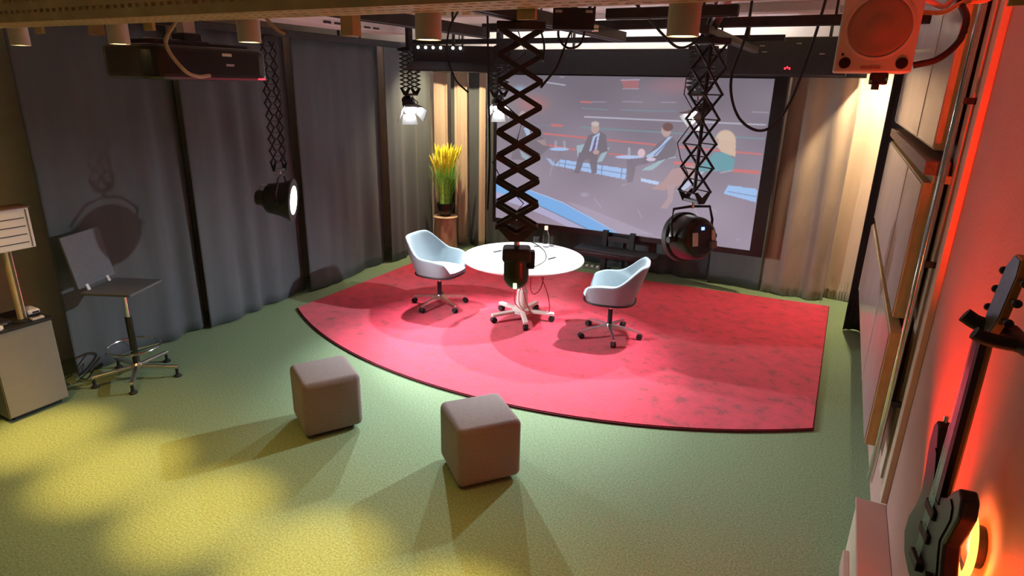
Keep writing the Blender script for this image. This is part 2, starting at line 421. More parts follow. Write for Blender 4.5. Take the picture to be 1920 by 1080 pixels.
# ================================================================== the screen
SX0, SX1, SZ0, SZ1, SY = -4.43, -0.80, 0.58, 2.61, 8.00
scr = thing('video_screen', 'large video wall screen showing a panel talk with seated speakers', 'screen', ((SX0 + SX1) / 2, SY + 0.03, SZ0))
so = scr.location.copy()
MB().box((SX0 - 0.03, SY + 0.012, SZ0 - 0.06), (SX1 + 0.12, SY + 0.07, SZ1 + 0.02)).build('back_cover', M_black, scr, off=so)
for a, b in (((SX0 - 0.05, SY - 0.015, SZ0 - 0.07), (SX0, SY + 0.012, SZ1)), ((SX1, SY - 0.015, SZ0 - 0.07), (SX1 + 0.15, SY + 0.012, SZ1)),
             ((SX0, SY - 0.015, SZ0 - 0.07), (SX1, SY + 0.012, SZ0)), ((SX0 - 0.05, SY - 0.015, SZ1), (SX1 + 0.15, SY + 0.012, SZ1 + 0.02))):
    MB().box(a, b).build('bezel', M_blackg, scr, off=so, bevel=0.003)

def paint_screen(W, Hh):
    src = [(933, 141), (1452, 146), (1408, 467), (931, 409)]; dst = [(0, 1), (1, 1), (1, 0), (0, 0)]
    A = []; B = []
    for (x, y), (u, v) in zip(src, dst):
        A += [[x, y, 1, 0, 0, 0, -u * x, -u * y], [0, 0, 0, x, y, 1, -v * x, -v * y]]; B += [u, v]
    h = np.linalg.solve(np.array(A, float), np.array(B, float)); Hm = np.append(h, 1).reshape(3, 3)
    Hi = np.linalg.inv(Hm)
    uu, vv = np.meshgrid(np.linspace(0, 1, W), np.linspace(0, 1, Hh))
    q = Hi @ np.stack([uu.ravel(), vv.ravel(), np.ones(uu.size)])
    X = (q[0] / q[2]).reshape(Hh, W); Y = (q[1] / q[2]).reshape(Hh, W)      # picture coordinates of every sample
    img = np.zeros((Hh, W, 3))
    top = np.array((116, 109, 120.)); bot = np.array((158, 145, 163.))
    img[:] = top + (bot - top) * (1 - vv[..., None]) ** 0.8
    img += 6 * np.sin(X / 37.0)[..., None] * np.sin(Y / 23.0)[..., None]
    def blend(mask, c, a=1.0):
        img[:] = img + (np.array(c, float) - img) * (mask[..., None] * a)
    def poly(pts, c, a=1.0):
        inside = np.zeros(X.shape, bool); n = len(pts)
        for i in range(n):
            x0, y0 = pts[i]; x1, y1 = pts[(i + 1) % n]
            if y0 == y1: continue
            cond = ((y0 > Y) != (y1 > Y)) & (X < (x1 - x0) * (Y - y0) / (y1 - y0) + x0)
            inside ^= cond
        blend(inside.astype(float), c, a)
    def ell(cx, cy, rx, ry, c, a=1.0, soft=0.15):
        d = np.sqrt(((X - cx) / rx) ** 2 + ((Y - cy) / ry) ** 2)
        blend(np.clip((1 + soft / 2 - d) / soft, 0, 1), c, a)
    def line(x0, y0, x1, y1, w, c, a=1.0):
        dx, dy = x1 - x0, y1 - y0; L2 = dx * dx + dy * dy
        t = np.clip(((X - x0) * dx + (Y - y0) * dy) / L2, 0, 1)
        d = np.hypot(X - x0 - t * dx, Y - y0 - t * dy)
        blend(np.clip(w / 2 + 0.5 - d, 0, 1), c, a)
    RED = (205, 116, 116); TEAL = (118, 148, 156); PALE = (190, 190, 208)
    # haze and stage stripes
    ell(1000, 195, 26, 14, (190, 115, 110), 0.55, 1.2); ell(975, 170, 12, 8, (150, 185, 215), 0.6, 1.0)
    ell(1265, 160, 40, 14, (170, 120, 130), 0.5, 1.2)
    poly([(1165, 150), (1199, 150), (1197, 166), (1170, 165)], (175, 110, 115), 0.8)
    line(1165, 150, 1199, 149, 2, PALE, 0.7); line(1168, 166, 1198, 166, 1.5, PALE, 0.6)
    line(1025, 155, 1060, 160, 2.2, PALE, 0.9); line(1050, 145, 1058, 145, 1.5, PALE, 0.7)
    line(1090, 191, 1109, 192, 3, RED); line(1110, 191, 1137, 191, 1.5, PALE, 0.5); line(1168, 190, 1205, 191, 1.5, PALE, 0.5); line(1240, 191, 1268, 191, 1.5, PALE, 0.5)
    line(1091, 203, 1140, 206, 1.8, TEAL, 0.8); line(1165, 206, 1268, 208, 1.8, TEAL, 0.8); line(1410, 208, 1440, 209, 1.8, PALE, 0.5)
    line(1097, 219, 1435, 232, 2.4, PALE, 0.95)
    line(1091, 239, 1433, 258, 2.6, TEAL, 0.95); line(1000, 235, 1030, 236, 1.5, TEAL, 0.6)
    line(1036, 235, 1054, 236, 5, RED, 0.85)
    line(1021, 251, 1105, 259, 3.2, RED); line(1140, 262, 1235, 271, 3.2, RED); line(1273, 274, 1428, 287, 3.2, RED)
    line(1025, 272, 1080, 281, 3.5, RED, 0.9); line(1142, 288, 1185, 292, 3, RED, 0.9); line(1267, 304, 1300, 307, 6, RED); line(1373, 317, 1423, 321, 6, RED)
    # lit platforms
    PB = (162, 192, 236)
    poly([(1051, 299), (1177, 316), (1174, 336), (1042, 311)], PB); poly([(1203, 333), (1238, 340), (1235, 346), (1203, 339)], (185, 205, 240))
    line(1050, 306, 1176, 326, 1.2, (110, 110, 130), 0.8)
    for x in (1062, 1090, 1131, 1168): line(x, 299 + (x - 1051) * 0.13, x - 2, 314 + (x - 1051) * 0.17, 1.2, (100, 100, 120), 0.8)
    poly([(1367, 345), (1421, 352), (1419, 377), (1358, 361)], (156, 192, 236)); line(1366, 357, 1419, 366, 1.4, (110, 120, 150), 0.8)
    poly([(1024, 296), (1034, 299), (1046, 312), (1036, 310)], PB, 0.8)
    # sweeping blue floor light
    poly([(930, 345), (960, 350), (996, 358), (1030, 369), (1057, 380), (1110, 407), (1160, 437), (1106, 432), (1060, 409), (1012, 387), (965, 369), (930, 361)], (124, 176, 232))
    poly([(930, 361), (965, 369), (1012, 387), (1060, 409), (1106, 432), (1075, 430), (1030, 408), (980, 388), (930, 372)], (178, 172, 205))
    line(1012, 386, 1103, 429, 1.5, (90, 100, 120), 0.7); line(996, 358, 1057, 380, 1.5, (200, 205, 230), 0.8); line(1057, 380, 1158, 435, 1.5, (200, 200, 225), 0.8)
    poly([(1063, 378), (1090, 385), (1230, 440), (1160, 437)], (176, 165, 186), 0.6)
    for x, y, x2, y2 in ((1040, 300, 1032, 330), (1116, 372, 1130, 390), (1168, 347, 1176, 345), (1198, 393, 1206, 408), (1330, 385, 1345, 396), (1300, 380, 1310, 402)):
        line(x, y, x2, y2, 2, PALE, 0.35)
    ell(1098, 365, 8, 4, PALE, 0.35, 0.6); ell(1385, 447, 2, 1.5, PALE, 0.5)
    SUIT = (119, 110, 122); SKIN = (184, 158, 154); CH = (158, 182, 194); SHIRT = (172, 192, 222)
    # speaker at the left
    poly([(985, 236), (1002, 236), (1020, 262), (1032, 276), (1006, 302), (960, 300), (965, 258)], SUIT, 0.85)
    ell(981, 219, 7, 10, SKIN, 0.9); poly([(982, 241), (992, 238), (997, 258), (990, 260)], SHIRT, 0.9)
    poly([(975, 282), (990, 292), (1002, 302), (992, 303), (980, 296)], CH, 0.8); poly([(1006, 264), (1022, 262), (1028, 275), (1018, 272)], SKIN, 0.6)
    # tables on the stage
    ell(1050, 280, 18, 3.2, PB); line(1043, 266, 1043, 278, 4, PALE, 0.5); line(1059, 266, 1060, 278, 4, PALE, 0.5)
    ell(1182, 294, 27, 3.4, (176, 196, 236)); line(1181, 278, 1181, 292, 5, PALE, 0.6); line(1052, 283, 1048, 320, 2, SUIT, 0.4); line(1184, 298, 1190, 330, 2, SUIT, 0.5)
    # speaker in the middle
    poly([(1082, 273), (1099, 270), (1097, 285), (1088, 290), (1085, 302)], CH)
    poly([(1120, 305), (1134, 279), (1144, 276), (1131, 302)], CH)
    poly([(1104, 254), (1126, 246), (1137, 252), (1141, 283), (1116, 292), (1090, 288)], SUIT)
    poly([(1087, 286), (1122, 288), (1120, 325), (1111, 325), (1106, 298), (1097, 300), (1088, 325), (1078, 325)], SUIT, 0.92)
    ell(1117, 240, 7.5, 11, SKIN); ell(1117, 232, 7.5, 4.5, (198, 188, 186), 0.9)
    poly([(1113, 256), (1126, 248), (1120, 281), (1106, 284)], SHIRT); poly([(1117, 258), (1121, 255), (1116, 284), (1110, 284)], (118, 96, 140))
    ell(1119, 285, 6, 4.5, SKIN)
    # speaker on the right of the middle
    poly([(1205, 319), (1224, 318), (1240, 306), (1250, 297), (1270, 294), (1263, 290), (1246, 292), (1232, 304), (1212, 313)], CH)
    poly([(1234, 268), (1256, 255), (1266, 260), (1272, 272), (1266, 292), (1240, 300), (1205, 306), (1212, 294)], SUIT)
    poly([(1176, 298), (1212, 294), (1216, 306), (1194, 310), (1188, 340), (1178, 342)], SUIT, 0.7)
    ell(1250, 244, 9, 12, SKIN); ell(1253, 237, 10, 8, (112, 84, 84))
    poly([(1254, 256), (1262, 254), (1234, 290), (1216, 297), (1212, 292), (1236, 276)], SHIRT); line(1256, 262, 1228, 290, 2, (90, 110, 170), 0.9)
    ell(1204, 286, 7, 8, (214, 186, 196)); ell(1222, 298, 9, 3.5, (204, 190, 214))
    # seated speaker in a teal jacket
    poly([(1270, 356), (1300, 322), (1330, 312), (1292, 350), (1276, 360)], (190, 205, 232), 0.85)
    poly([(1299, 308), (1320, 318), (1300, 335), (1262, 352), (1244, 356), (1224, 353), (1246, 338), (1262, 316)], (178, 146, 148), 0.95)
    poly([(1252, 345), (1268, 345), (1263, 375), (1252, 391), (1240, 389), (1254, 370)], (176, 150, 155), 0.9)
    poly([(1342, 284), (1362, 284), (1379, 297), (1376, 318), (1330, 320), (1302, 320), (1318, 306)], (104, 156, 168))
    ell(1361, 262, 19, 20, (208, 184, 164)); poly([(1350, 262), (1380, 262), (1380, 292), (1366, 288), (1352, 282)], (206, 180, 160)); ell(1344, 264, 5, 8, SKIN)
    line(1372, 318, 1352, 322, 2, PALE, 0.7)
    img[:] = np.clip(img, 0, 255)
    lin = img / 255.0
    lin = np.where(lin <= 0.04045, lin / 12.92, ((lin + 0.055) / 1.055) ** 2.4)
    return lin
W_, H_ = 460, 258
pic = paint_screen(W_, H_)
gx, gz = np.meshgrid(np.linspace(SX0, SX1, W_) - so.x, np.linspace(SZ0, SZ1, H_) - so.z)
verts = np.stack([gx, np.full_like(gx, SY - so.y), gz], -1).reshape(-1, 3)
idx = np.arange(W_ * H_).reshape(H_, W_)
quads = np.stack([idx[:-1, :-1], idx[:-1, 1:], idx[1:, 1:], idx[1:, :-1]], -1).reshape(-1, 4)
me = bpy.data.meshes.new('display')
me.vertices.add(len(verts)); me.vertices.foreach_set('co', verts.ravel())
me.loops.add(quads.size); me.loops.foreach_set('vertex_index', quads.ravel())
me.polygons.add(len(quads)); me.polygons.foreach_set('loop_start', np.arange(0, quads.size, 4))
me.update(calc_edges=True)
ca = me.color_attributes.new('picture', 'FLOAT_COLOR', 'POINT')
ca.data.foreach_set('color', np.concatenate([pic.reshape(-1, 3), np.ones((W_ * H_, 1))], 1).astype(np.float32).ravel())
m = bpy.data.materials.new('screen_picture'); m.use_nodes = True
nt = m.node_tree; b = nt.nodes['Principled BSDF']
at = nt.nodes.new('ShaderNodeVertexColor'); at.layer_name = 'picture'
b.inputs['Base Color'].default_value = (0.02, 0.02, 0.02, 1); b.inputs['Roughness'].default_value = 0.5
nt.links.new(at.outputs['Color'], b.inputs['Emission Color']); b.inputs['Emission Strength'].default_value = 0.95
me.materials.append(m)
disp = bpy.data.objects.new('display', me); COL.objects.link(disp); disp.parent = scr
disp['label'] = 'bright lavender grey picture of a stage with speakers in chairs'

# ---- pelmet above the screen
pel = thing('pelmet_box', 'long black pelmet box running above the screen', 'pelmet', (-2.75, 7.92, 2.63))
MB().box((-5.42, 7.84, 2.63), (0.12, 8.12, 2.93)).build('body', M_black, pel, off=pel.location, bevel=0.006)
for x in (-5.19,):
    for k in range(3):
        MB().box((x + k * 0.022, 7.832, 2.64 + 0.012 * (k % 2)), (x + k * 0.022 + 0.014, 7.842, 2.66 + 0.012 * (k % 2))).build('red_indicator', E_red, pel, off=pel.location)
for x in (-5.0, -3.3, -1.6, -0.1):
    MB().bar((x, 8.0, 2.92), (x, 8.0, ZC), 0.03, 0.03).build('hanger', M_dark, pel, off=pel.location)

# ---- stand under the screen
sd = thing('screen_stand', 'black floor stand with shelf under the screen', 'stand', (-2.45, 7.85, 0))
MB().box((-3.0, 7.62, 0.36), (-1.88, 7.92, 0.40)).build('shelf', M_black, sd, off=sd.location, bevel=0.01)
MB().box((-3.0, 7.62, 0.31), (-1.88, 7.64, 0.36)).build('shelf_lip', M_blackg, sd, off=sd.location, bevel=0.004)
for x in (-2.66, -2.28):
    MB().box((x - 0.035, 7.88, 0.02), (x + 0.035, 7.95, 0.62)).build('post', M_black, sd, off=sd.location, bevel=0.004)
    MB().box((x - 0.03, 7.89, 0.001), (x + 0.03, 8.17, 0.03)).build('foot', M_black, sd, off=sd.location, bevel=0.004)
MB().box((-2.66, 7.90, 0.48), (-2.28, 7.94, 0.54)).build('cross_beam', M_dark, sd, off=sd.location)
pw = thing('power_strip', 'small white power strip on the floor beside the screen stand', 'power strip', (-2.86, 8.06, 0))
MB().box((-3.0, 8.03, 0.001), (-2.74, 8.09, 0.035)).build('body', M_grey, pw, off=pw.location, bevel=0.005)
for k in range(3):
    MB().cyl((-2.95 + k * 0.08, 8.05, 0.035), (-2.95 + k * 0.08, 8.05, 0.055), 0.022, n=12).build('plug', M_white, pw, off=pw.location)

# ================================================================== furniture on the rug
def sgnpow(c, e): return math.copysign(abs(c) ** e, c)
def ss(a, b, x):
    t = max(0, min(1, (x - a) / (b - a))); return t * t * (3 - 2 * t)
def armchair(label, loc, rz, leg_angle):
    t = thing('swivel_armchair', label, 'chair', loc, rz, 'pale blue grey swivel armchairs at the round table')
    def rim(th):
        a = abs(th)
        return 0.83 - 0.205 * ss(radians(30), radians(88), a) - 0.05 * ss(radians(88), radians(150), a)
    def shell(u, v):
        s = v
        thm = radians(158 - 30 * s ** 1.2)
        th = -thm + 2 * thm * u
        z = 0.415 + (rim(th) - 0.415) * s
        tt = (z - 0.415) / 0.42
        A = 0.225 + 0.09 * tt ** 0.8 ; B = 0.245 + 0.075 * min(1, tt * 1.9) - 0.05 * max(0, tt - 0.5)
        x = -A * sgnpow(cos(th), 0.72); y = B * sgnpow(sin(th), 0.72)
        if cos(th) > 0: x -= 0.055 * tt * cos(th)
        return (x + 0.02, y, z)
    MB().grid(49, 11, shell).build('shell', M_fabric, t, smooth=True, solid=0.034, sub=1)
    def under(u, v):
        th = 2 * pi * u; r = 0.12 + 0.88 * v
        A, B = 0.25 * r, 0.252 * r
        return (-A * sgnpow(cos(th), 0.72) + 0.015, B * sgnpow(sin(th), 0.72), 0.372 + 0.05 * v ** 2.2)
    MB().grid(40, 7, under, closed_u=True).build('seat_pan', M_fabric, t, smooth=True, solid=0.012)
    def edge(u):
        th = 2 * pi * u
        return (-0.258 * sgnpow(cos(th), 0.72) + 0.015, 0.262 * sgnpow(sin(th), 0.72), 0.408)
    MB().tube([edge(i / 48) for i in range(49)], 0.009, 6).build('piping', M_black, t, smooth=True, label='dark piping along the lower edge')
    def cush(u, v):
        th = 2 * pi * u
        if v < 0.4:
            r = 0.9 + 0.1 * v / 0.4; z = 0.415 + 0.05 * v / 0.4
        else:
            w = (v - 0.4) / 0.6; r = 1 - w * 0.995; z = 0.465 + 0.028 * ss(0, 0.5, w)
        return (-0.255 * r * sgnpow(cos(th), 0.7) + 0.03, 0.238 * r * sgnpow(sin(th), 0.7), z)
    MB().grid(44, 12, cush, closed_u=True).build('seat_cushion', M_fabric, t, smooth=True)
    MB().cyl((0, 0, 0.10), (0, 0, 0.29), 0.024, n=18).build('gas_column', M_black, t, smooth=True)
    MB().cyl((0, 0, 0.29), (0, 0, 0.375), 0.014, n=14).build('piston', M_chrome, t, smooth=True)
    MB().lathe([(0.02, 0.07), (0.042, 0.085), (0.042, 0.115), (0.028, 0.135)], n=20).build('hub', M_alu, t, smooth=True)
    for k in range(5):
        a = leg_angle - rz + k * 2 * pi / 5; c, s_ = cos(a), sin(a)
        g = MB()
        sec = [(0.03, 0.088, 0.128, 0.022), (0.17, 0.085, 0.112, 0.016), (0.325, 0.072, 0.084, 0.011)]
        vv = []
        for r, zb, zt, w in sec:
            for yy, zz in ((-w, zb), (w, zb), (w * 0.8, zt), (-w * 0.8, zt)):
                vv.append((r * c - yy * s_, r * s_ + yy * c, zz))
        ff = [(0, 1, 2, 3), (11, 10, 9, 8)]
        for q in range(2):
            for i in range(4): ff.append((q * 4 + i, q * 4 + (i + 1) % 4, q * 4 + 4 + (i + 1) % 4, q * 4 + 4 + i))
        leg = g.add(vv, ff).build('base_arm', M_alu, t, smooth=True)
        px, py = 0.315 * c, 0.315 * s_
        MB().cyl((px, py, 0.05), (px, py, 0.078), 0.008, n=10).build('caster_stem', M_chrome, leg, smooth=True)
        g = MB()
        for sd_ in (-1, 1):
            g.cyl((px - 0.006 * sd_ * s_, py + 0.006 * sd_ * c, 0.030), (px - 0.024 * sd_ * s_, py + 0.024 * sd_ * c, 0.030), 0.030, n=18)
        g.build('caster', M_rubber, leg, smooth=True)
    return t
armchair('pale blue grey swivel armchair left of the round table', (-3.85, 5.63, RUGT), radians(2), radians(-95))
armchair('pale blue grey swivel armchair right of the round table, its back to the right', (-1.83, 5.77, RUGT), radians(193), radians(-63))

# ---- round table
TC = (-2.83, 5.73)
tb = thing('round_table', 'round white pedestal table between the two armchairs', 'table', (*TC, RUGT))
MB().lathe([(0.62, 0.683), (0.645, 0.688), (0.652, 0.700), (0.650, 0.710), (0.645, 0.713)], n=96).build('tabletop', M_top, tb, smooth=True)
MB().lathe([(0.13, 0.655), (0.13, 0.668), (0.05, 0.683)], n=24).build('top_bracket', M_grey, tb)
MB().lathe([(0.075, 0.12), (0.066, 0.2), (0.055, 0.34), (0.045, 0.345), (0.042, 0.66)], n=28).build('column', M_offw, tb, smooth=True)
MB().lathe([(0.05, 0.075), (0.10, 0.082), (0.105, 0.12), (0.08, 0.14)], n=28).build('hub', M_offw, tb, smooth=True)
for k in range(5):
    a = radians(-56 + 72 * k); c, s_ = cos(a), sin(a)
    leg = MB().bar((0.06 * c, 0.06 * s_, 0.100), (0.36 * c, 0.36 * s_, 0.086), 0.055, 0.035).build('base_leg', M_offw, tb, bevel=0.01)
    px, py = 0.335 * c, 0.335 * s_
    g = MB()
    for sd_ in (-1, 1):
        g.cyl((px - 0.004 * sd_ * s_, py + 0.004 * sd_ * c, 0.033), (px - 0.026 * sd_ * s_, py + 0.026 * sd_ * c, 0.033), 0.033, n=18)
    g.cyl((px, py, 0.05), (px, py, 0.075), 0.012, n=10)
    g.build('caster', M_rubber, leg, smooth=True)
TZ = RUGT + 0.713
def cable(label, pts, r, m, n=8, group=None, name='cable', sides=6):
    p = bez(pts, n); base = Vector(pts[0])
    o = MB().tube(p, r, sides).build(name, m, off=base, smooth=True); o.location = base
    return tag(o, label, 'cable', group)
z = 0.68
cable('red cable looping down the front of the table column', [(-2.73, 5.60, z), (-2.76, 5.58, 0.5), (-2.70, 5.56, 0.30), (-2.66, 5.57, 0.20), (-2.73, 5.60, 0.17), (-2.86, 5.62, 0.24), (-2.87, 5.64, 0.45), (-2.84, 5.66, z)], 0.005, M_redcab)
cable('red cable hanging in a loop just right of the table column', [(-2.70, 5.66, z), (-2.68, 5.62, 0.55), (-2.67, 5.61, 0.42), (-2.63, 5.62, 0.38), (-2.58, 5.66, 0.44), (-2.57, 5.70, 0.58), (-2.61, 5.70, z)], 0.005, M_redcab)
cable('red cable running from the tabletop down to the right base leg', [(-2.62, 5.66, z), (-2.58, 5.68, 0.55), (-2.52, 5.72, 0.36), (-2.50, 5.74, 0.18), (-2.55, 5.76, 0.143)], 0.005, M_redcab)
# bottle, glasses, pens
bo = thing('water_bottle', 'clear water bottle with orange cap on the round table', 'bottle', (-2.80, 6.24, TZ))
MB().lathe([(0.030, 0.001), (0.036, 0.006), (0.036, 0.13), (0.033, 0.15), (0.018, 0.185), (0.016, 0.20)], n=24).build('body', M_glass, bo, smooth=True)
MB().lathe([(0.019, 0.20), (0.020, 0.205), (0.020, 0.238), (0.018, 0.242)], n=20).build('cap', M_orange, bo, smooth=True)
def tumbler(label, loc):
    o = MB().lathe([(0.001, 0.001), (0.030, 0.001), (0.036, 0.11), (0.033, 0.11), (0.028, 0.012), (0.001, 0.012)], n=24).build('tumbler', M_glass, smooth=True)
    o.location = loc; return tag(o, label, 'glass', 'drinking glasses on the round table')
tumbler('clear tumbler just left of the water bottle', (-2.90, 6.20, TZ))
tumbler('clear tumbler half hidden behind the water bottle', (-2.76, 6.31, TZ))
def pen(label, loc, a):
    t = thing('pen', label, 'pen', loc, a, 'pens on the round table')
    MB().cyl((-0.06, 0, 0.008), (0.05, 0, 0.008), 0.008, n=10).build('barrel', M_dark, t, smooth=True)
    MB().cyl((0.05, 0, 0.008), (0.07, 0, 0.008), 0.007, 0.001, n=10).build('tip', M_black, t, smooth=True)
pen('dark pen on the left half of the white table', (-3.16, 5.76, TZ), radians(70))
pen('dark pen on the right half of the white table', (-2.53, 5.82, TZ), radians(72))

# ---- plant on stump
st = thing('wood_pedestal', 'light wooden stump pedestal carrying the potted grass', 'pedestal', (-5.20, 7.80, 0))
def stump(u, v):
    th = 2 * pi * u; r = 0.165 + 0.012 * sin(5 * th + 3 * v) + 0.008 * sin(11 * th - 4 * v) + 0.012 * (0.5 - v)
    return (r * cos(th), r * sin(th), 0.53 * v)
MB().grid(40, 10, stump, closed_u=True).build('trunk', M_wood, st, smooth=True)
MB().lathe([(0.15, 0.515), (0.185, 0.53), (0.19, 0.545), (0.18, 0.552)], n=36).build('top_plate', M_wood, st, smooth=True)
pl = thing('potted_grass', 'tall ornamental grass with yellow plumes in a black pot', 'plant', (-5.20, 7.80, 0.552))
MB().lathe([(0.075, 0.0), (0.085, 0.03), (0.10, 0.06), (0.125, 0.13), (0.13, 0.20), (0.118, 0.20), (0.11, 0.17), (0.01, 0.165)], n=32).build('pot', M_blackg, pl, smooth=True)
rnd = random.Random(4)
g = MB(); gp = MB()
for i in range(330):
    a = rnd.uniform(0, 2 * pi); r0 = 0.085 * math.sqrt(rnd.random()); hh = rnd.uniform(0.45, 0.86); lean = rnd.uniform(0.03, 0.21) * (1.2 - hh * 0.45)
    w = rnd.uniform(0.004, 0.008); pts = []
    for k in range(5):
        q = k / 4; pts.append(Vector((cos(a) * (r0 + lean * q ** 1.6), sin(a) * (r0 + lean * q ** 1.6), 0.165 + hh * q)))
    side = Vector((-sin(a + 0.6), cos(a + 0.6), 0)) * w; th_ = Vector((cos(a + 0.6), sin(a + 0.6), 0)) * 0.0012
    vv = []
    for k, p in enumerate(pts):
        s_ = side * (1 - 0.85 * (k / 4) ** 2); vv += [p - s_, p + th_, p + s_, p - th_]
    ff = [(k * 4 + j, k * 4 + (j + 1) % 4, k * 4 + 4 + (j + 1) % 4, k * 4 + 4 + j) for k in range(4) for j in range(4)]
    g.add(vv, ff)
    if hh > 0.62 and i % 2 == 0:
        p = pts[-1]; d = (pts[-1] - pts[-2]).normalized()
        gp.cyl(p - d * 0.17, p - d * 0.02, 0.006, 0.016, n=6, caps=True); gp.cyl(p - d * 0.02, p + d * 0.07, 0.016, 0.002, n=6)
o = g.build('grass_blades', M_grass, pl, label='dense upright green blades'); o['kind'] = 'stuff'
o = gp.build('plumes', M_plume, pl, label='feathery yellow flower plumes'); o['kind'] = 'stuff'

# ---- cube poufs
def pouf(label, c, a, s):
    t = thing('cube_pouf', label, 'pouf', (*c, 0), a, 'taupe cube poufs in front of the rug')
    h = s / 2
    o = MB().box((-h, -h, 0.025), (h, h, 0.445)).build('cushion_body', M_pouf, t, smooth=False)
    d = o.modifiers.new('bevel', 'BEVEL'); d.width = 0.042; d.segments = 5
    for p in o.data.polygons: p.use_smooth = True
    k = h - 0.06
    MB().box((-k, -k, 0.0), (k, k, 0.028)).build('base', M_black, t)
    return t
pouf('taupe cube pouf further left in front of the rug', (-3.15, 3.07), radians(58), 0.43)
pouf('taupe cube pouf nearer the camera and to the right', (-1.83, 3.12), radians(50), 0.435)

# ---- bar stool
bs = thing('bar_stool', 'grey bar stool with chrome foot ring before the left curtain', 'stool', (-5.1, 2.82, 0), radians(24))
def rounded(w, d, r, n=5):
    out = []
    for cx_, cy_, a_ in ((w / 2 - r, d / 2 - r, 0), (-w / 2 + r, d / 2 - r, 90), (-w / 2 + r, -d / 2 + r, 180), (w / 2 - r, -d / 2 + r, 270)):
        for i in range(n + 1):
            q = radians(a_ + 90 * i / n); out.append((cx_ + r * cos(q), cy_ + r * sin(q)))
    return out
MB().prism(rounded(0.42, 0.43, 0.015), lambda u, v, t_: (u, v, t_), 0.815, 0.835).build('seat', M_stool, bs, bevel=0.004)
MB().prism(rounded(0.43, 0.42, 0.012), lambda u, v, t_: (-0.215 - 0.07 * (v + 0.21) / 0.42 + t_, u, 0.862 + v + 0.21), -0.008, 0.010).build('backrest', M_stool, bs, bevel=0.004)
for y in (-0.12, 0.12):
    MB().bar((-0.19, y, 0.82), (-0.222, y, 0.90), 0.03, 0.012).build('back_bracket', M_alu, bs)
MB().bar((-0.14, 0, 0.803), (0.13, 0, 0.803), 0.10, 0.022).build('tilt_mechanism', M_offw, bs, bevel=0.004)
MB().cyl((0, 0, 0.55), (0, 0, 0.796), 0.017, n=16).build('piston', M_chrome, bs, smooth=True)
MB().cyl((0, 0, 0.13), (0, 0, 0.56), 0.027, n=16).build('gas_column', M_blackg, bs, smooth=True)
MB().torus((0, 0, 0.29), (0, 0, 1), 0.205, 0.010, 48, 8).build('foot_ring', M_chrome, bs, smooth=True)
for k in range(3):
    a = radians(30 + 120 * k); MB().bar((0.02 * cos(a), 0.02 * sin(a), 0.26), (0.20 * cos(a), 0.20 * sin(a), 0.285), 0.014, 0.008).build('ring_spoke', M_chrome, bs)
MB().lathe([(0.03, 0.085), (0.045, 0.095), (0.045, 0.125), (0.03, 0.14)], n=20).build('hub', M_alu, bs, smooth=True)
for k in range(5):
    a = radians(-40 - 24 + 72 * k); c, s_ = cos(a), sin(a)
    leg = MB().bar((0.03 * c, 0.03 * s_, 0.108), (0.34 * c, 0.34 * s_, 0.090), 0.036, 0.026).build('base_arm', M_alu, bs, bevel=0.006)
    px, py = 0.325 * c, 0.325 * s_
    MB().lathe([(0.032, 0.001), (0.032, 0.010), (0.014, 0.022), (0.012, 0.08)], c=(px, py, 0), n=16).build('glide', M_rubber, leg, smooth=True)

# ---- cabinet, items on top
cb = thing('side_cabinet', 'grey side cabinet with dark top at the left edge', 'cabinet', (-5.36, 2.08, 0))
co = cb.location
MB().box((-5.56, 1.88, 0.035), (-5.172, 2.29, 0.705)).build('body', M_cab, cb, off=co)
MB().box((-5.178, 1.884, 0.045), (-5.16, 2.286, 0.70)).build('door', M_cab, cb, off=co, bevel=0.003)
MB().box((-5.54, 1.92, 0.0), (-5.20, 2.25, 0.036)).build('plinth', M_black, cb, off=co)
MB().box((-5.57, 1.87, 0.705), (-5.155, 2.30, 0.722)).build('top', M_black, cb, off=co, bevel=0.002)
CZ = 0.722
po = thing('display_post', 'slim brass coloured post with white slatted box on the cabinet', 'stand', (-5.27, 2.14, CZ))
off = po.location
MB().lathe([(0.07, 0), (0.07, 0.008), (0.03, 0.014)], n=24).build('foot_plate', M_dark, po, smooth=True)
MB().cyl((0, 0, 0.012), (0, 0, 0.55), 0.020, n=16).build('post', M_cream, po, smooth=True)
MB().cyl((0.018, 0.026, 0.012), (0.018, 0.026, 0.55), 0.009, n=12).build('side_tube', M_chrome, po, smooth=True)
MB().box((-0.10, -0.20, 0.54), (0.045, 0.19, 0.84)).build('box_body', M_white, po, bevel=0.006)
for k in range(4):
    MB().box((0.045, -0.19, 0.585 + 0.06 * k), (0.0475, 0.15, 0.591 + 0.06 * k)).build('slot', M_dark, po)
MB().box((0.044, 0.165, 0.55), (0.050, 0.17, 0.83)).build('edge_groove', M_grey, po)
MB().box((-0.11, -0.21, 0.84), (0.055, 0.20, 0.85)).build('box_lid', M_brown, po, bevel=0.002)
bk = thing('black_speaker', 'small black box standing on the white slatted box at the left edge', 'speaker', (-5.30, 2.02, CZ + 0.85))
MB().box((-0.06, -0.06, 0.0), (0.06, 0.05, 0.16)).build('housing', M_black, bk, bevel=0.008)
MB().lathe([(0.032, 0), (0.03, 0.004), (0.012, 0.002)], c=(0.06, -0.005, 0.09), axis=(1, 0, 0), n=20).build('driver', M_blackg, bk, smooth=True)
ro = thing('router_box', 'off white rounded device on the cabinet right of the post', 'device', (-5.37, 2.235, CZ))
MB().box((-0.07, -0.035, 0.012), (0.07, 0.055, 0.047)).build('shell', M_white, ro, bevel=0.012)
MB().box((0.068, 0.0, 0.02), (0.072, 0.045, 0.034)).build('port_strip', M_black, ro)
MB().box((-0.05, -0.03, 0.0), (0.05, 0.04, 0.013)).build('rubber_foot', M_black, ro)
